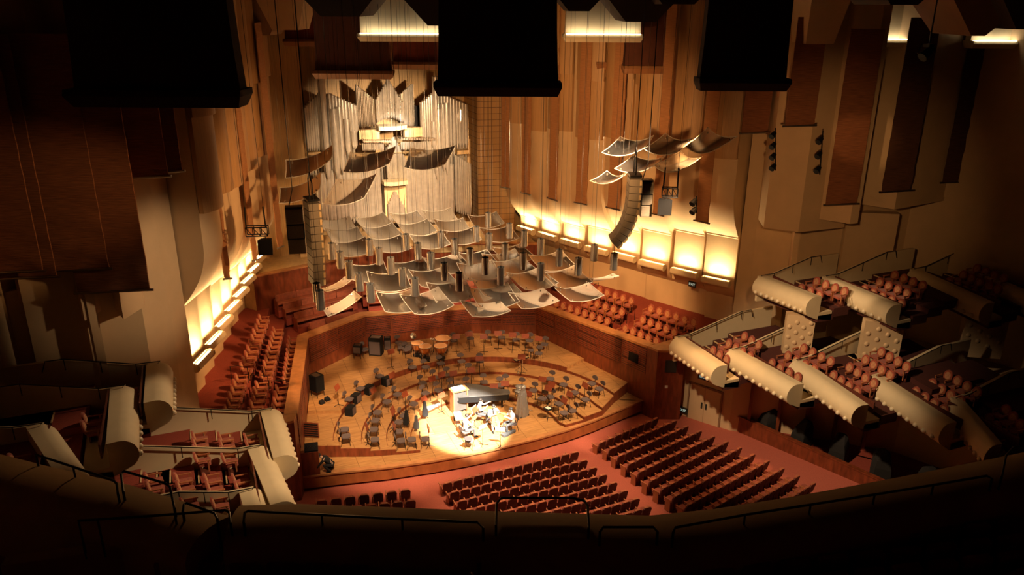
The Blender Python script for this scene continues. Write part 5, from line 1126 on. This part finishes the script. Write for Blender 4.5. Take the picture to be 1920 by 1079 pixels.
f4, p4 = seated(897, 776, R(-120), 'seated person in a pale jacket close to the piano front', 'white_cloth', 'grey_cloth', 'chair under the player close to the piano front')
stage_chair_for((*at(880, 826, .48)[:2], 0), R(-30), 'empty chair nearest the stage front on the bright floor')
for u, v, rz, lab in ((890, 768, R(40), 'white-lit music stand nearest the piano, holding a big white score'), (905, 800, R(200), 'music stand in the middle of the seated players'), (938, 805, R(150), 'thin music stand near the violin case')):
    p = at(u, v, 1.1); tag(dup(stand0, (p.x, p.y, 0), rz, lab, 'music stands on the stage'), cat='music stand')
    q = V((p.x, p.y, 1.10)) + V((-sin(rz), cos(rz), 0)) * .03; o = empty('sheet_music', q, rz, 'white sheet music on the ' + lab.split(',')[0], 'sheet music'); m = MB(); m.box((-.13, 0, 0), (.24, .012, .31)); m.build('left_page', 'paper', o); m = MB(); m.box((.13, 0, 0), (.24, .012, .31)); m.build('right_page', 'paper', o); o.rotation_euler = (R(-22), 0, rz)
CR = dict(pelvis=(0, -.12, .36), spine=(0, .06, .52), chest=(0, .26, .66), neck=(0, .40, .78), head=(0, .50, .85), look=(0, .8, -.6), hipl=(-.11, -.06, .34), hipr=(.11, -.06, .34), knl=(-.22, .32, .44), knr=(.22, .30, .40), anl=(-.18, .02, .08), anr=(.18, -.04, .08), tol=(-.2, .18, .035), tor=(.22, .12, .035),
          shl=(-.19, .28, .72), shr=(.19, .28, .72), ell=(-.26, .50, .50), elr=(.28, .14, .56), wrl=(-.22, .68, .22), wrr=(.30, .10, .34), hal=(-.22, .73, .14), har=(.30, .13, .26))
p = at(621, 883, .0); figure('person', (p.x, p.y, 0), R(75), CR, 'person in black crouching beside the dark lectern, reaching down', 'black_cloth', 'black_cloth')
# ================================================================ FOREGROUND RAILS AND SEATS
def rail(pts, lab, posts=()):
    P_ = [at(u, v, 13.6) for u, v in pts]; o = empty('guard_rail', P_[0], 0, lab, 'rail', 'guard rails of the near balcony'); q = [p - P_[0] for p in P_]
    q = [q[0] - V((0, 0, .7))] + q + [q[-1] - V((0, 0, .7))]; m = MB(); m.tube(q, .021, 8); m.build('handrail', 'black_metal', o, smooth=True)
    for (u, v, v2) in posts: a = at(u, v, 13.6); b = V((a.x, a.y, zat(u, v2, a.x, a.y))); m = MB(); m.tube([a - P_[0], b - P_[0]], .018, 6); m.build('post', 'black_metal', o)
rail([(67, 853), (137, 876), (213, 902), (219, 908), (221, 925)], 'black guard rail sloping down at the far left', [(137, 876, 902)])
rail([(231, 922), (227, 890), (232, 884), (310, 907), (319, 914), (327, 953)], 'black guard rail hoop left of the parapet bend'); rail([(343, 960), (345, 947), (350, 944), (402, 963), (407, 972)], 'short low guard rail at the parapet bend')
rail([(147, 977), (300, 967), (422, 957), (430, 962), (432, 980)], 'long guard rail over the left wing seats', [(328, 965, 1020), (183, 975, 1050)])
rail([(457, 980), (459, 962), (465, 959), (603, 966), (753, 974), (895, 980), (906, 990)], 'long guard rail behind the parapet left of the centre hoop', [(603, 966, 992), (754, 974, 1000)])
rail([(930, 985), (931, 945), (940, 934), (1073, 934), (1096, 940), (1102, 950), (1104, 990)], 'tall guard rail hoop in the middle of the parapet'); rail([(1125, 998), (1131, 989), (1225, 989), (1233, 998)], 'short guard rail right of the middle hoop')
rail([(1262, 1000), (1266, 990), (1397, 966), (1520, 947), (1640, 928), (1750, 910), (1850, 893), (1860, 898)], 'long guard rail along the curving right parapet', [(1397, 966, 1000), (1520, 947, 975), (1640, 928, 955), (1750, 910, 935)]); rail([(1878, 895), (1886, 856), (1900, 840), (1960, 832)], 'guard rail hoop at the right frame edge')
def bseat():
    o = empty('balcony_seat'); m = MB(); m.rbox((0, -.22, .60), (.48, .09, .58), .06, 3, 'y'); m.build('backrest', 'seat_velvet', o); m = MB(); m.rbox((0, .05, .42), (.46, .44, .1), .06, 3); m.build('seat_cushion', 'seat_velvet', o)
    for s in (-1, 1): m = MB(); m.rbox((s * .27, .0, .60), (.055, .42, .045), .02, 2); m.box((s * .27, .0, .3), (.05, .36, .58)); m.build('armrest', 'seat_shell', o)
    m = MB(); m.box((0, -.05, .18), (.4, .2, .36)); m.build('pedestal', 'seat_shell', o); return o
bs0 = None
for r in range(3):
    a, b = at(300 + 0 * r, (1040, 1062, 1090)[r], 13.0 - .0 * r), at(890, (1052, 1076, 1105)[r], 13.0); zf = (12.1, 12.1, 12.1)[r]
    for blk, (A, B, n) in enumerate(((at(330, (1034, 1066, 1100)[r], 13.0), at(880, (1040, 1072, 1108)[r], 13.0), 9), (at(1190, (1036, 1068, 1100)[r], 13.0), at(1880, (962, 990, 1020)[r], 13.0), 11))):
        for k in range(n):
            p = A + (B - A) * (k / (n - 1)); d = B - A; lab = 'dark balcony seat %s from the left, %s row of the near balcony, %s block' % (ORD[k], ORD[r], ('left', 'right')[blk]); rz = atan2(d.y, d.x); zf = p.z - .89
            if bs0 is None: bs0 = bseat(); bs0.location = (p.x, p.y, zf); bs0.rotation_euler = (0, 0, rz); tag(bs0, lab, 'seat', 'seats of the near balcony')
            else: tag(dup(bs0, (p.x, p.y, zf), rz, lab, 'seats of the near balcony'), cat='seat')
for k, (u, v) in enumerate(((905, 1010), (895, 1042), (884, 1078), (1180, 1016), (1257, 1046))):
    p = at(u, v, 13.2); o = empty('aisle_post', (p.x, p.y, 12.1), 0, 'rounded dark wooden seat-end post beside the aisle, %s counted from the left' % ORD[k], 'post', 'seat-end posts'); m = MB(); m.rbox((0, 0, .52), (.07, .22, 1.04), .03, 3); m.build('panel', 'wood_red', o); m = MB(); m.sphere((0, 0, 1.05), .10, 10, 6, (.5, 1.15, .7)); m.build('cap', 'wood_rail', o, smooth=True)
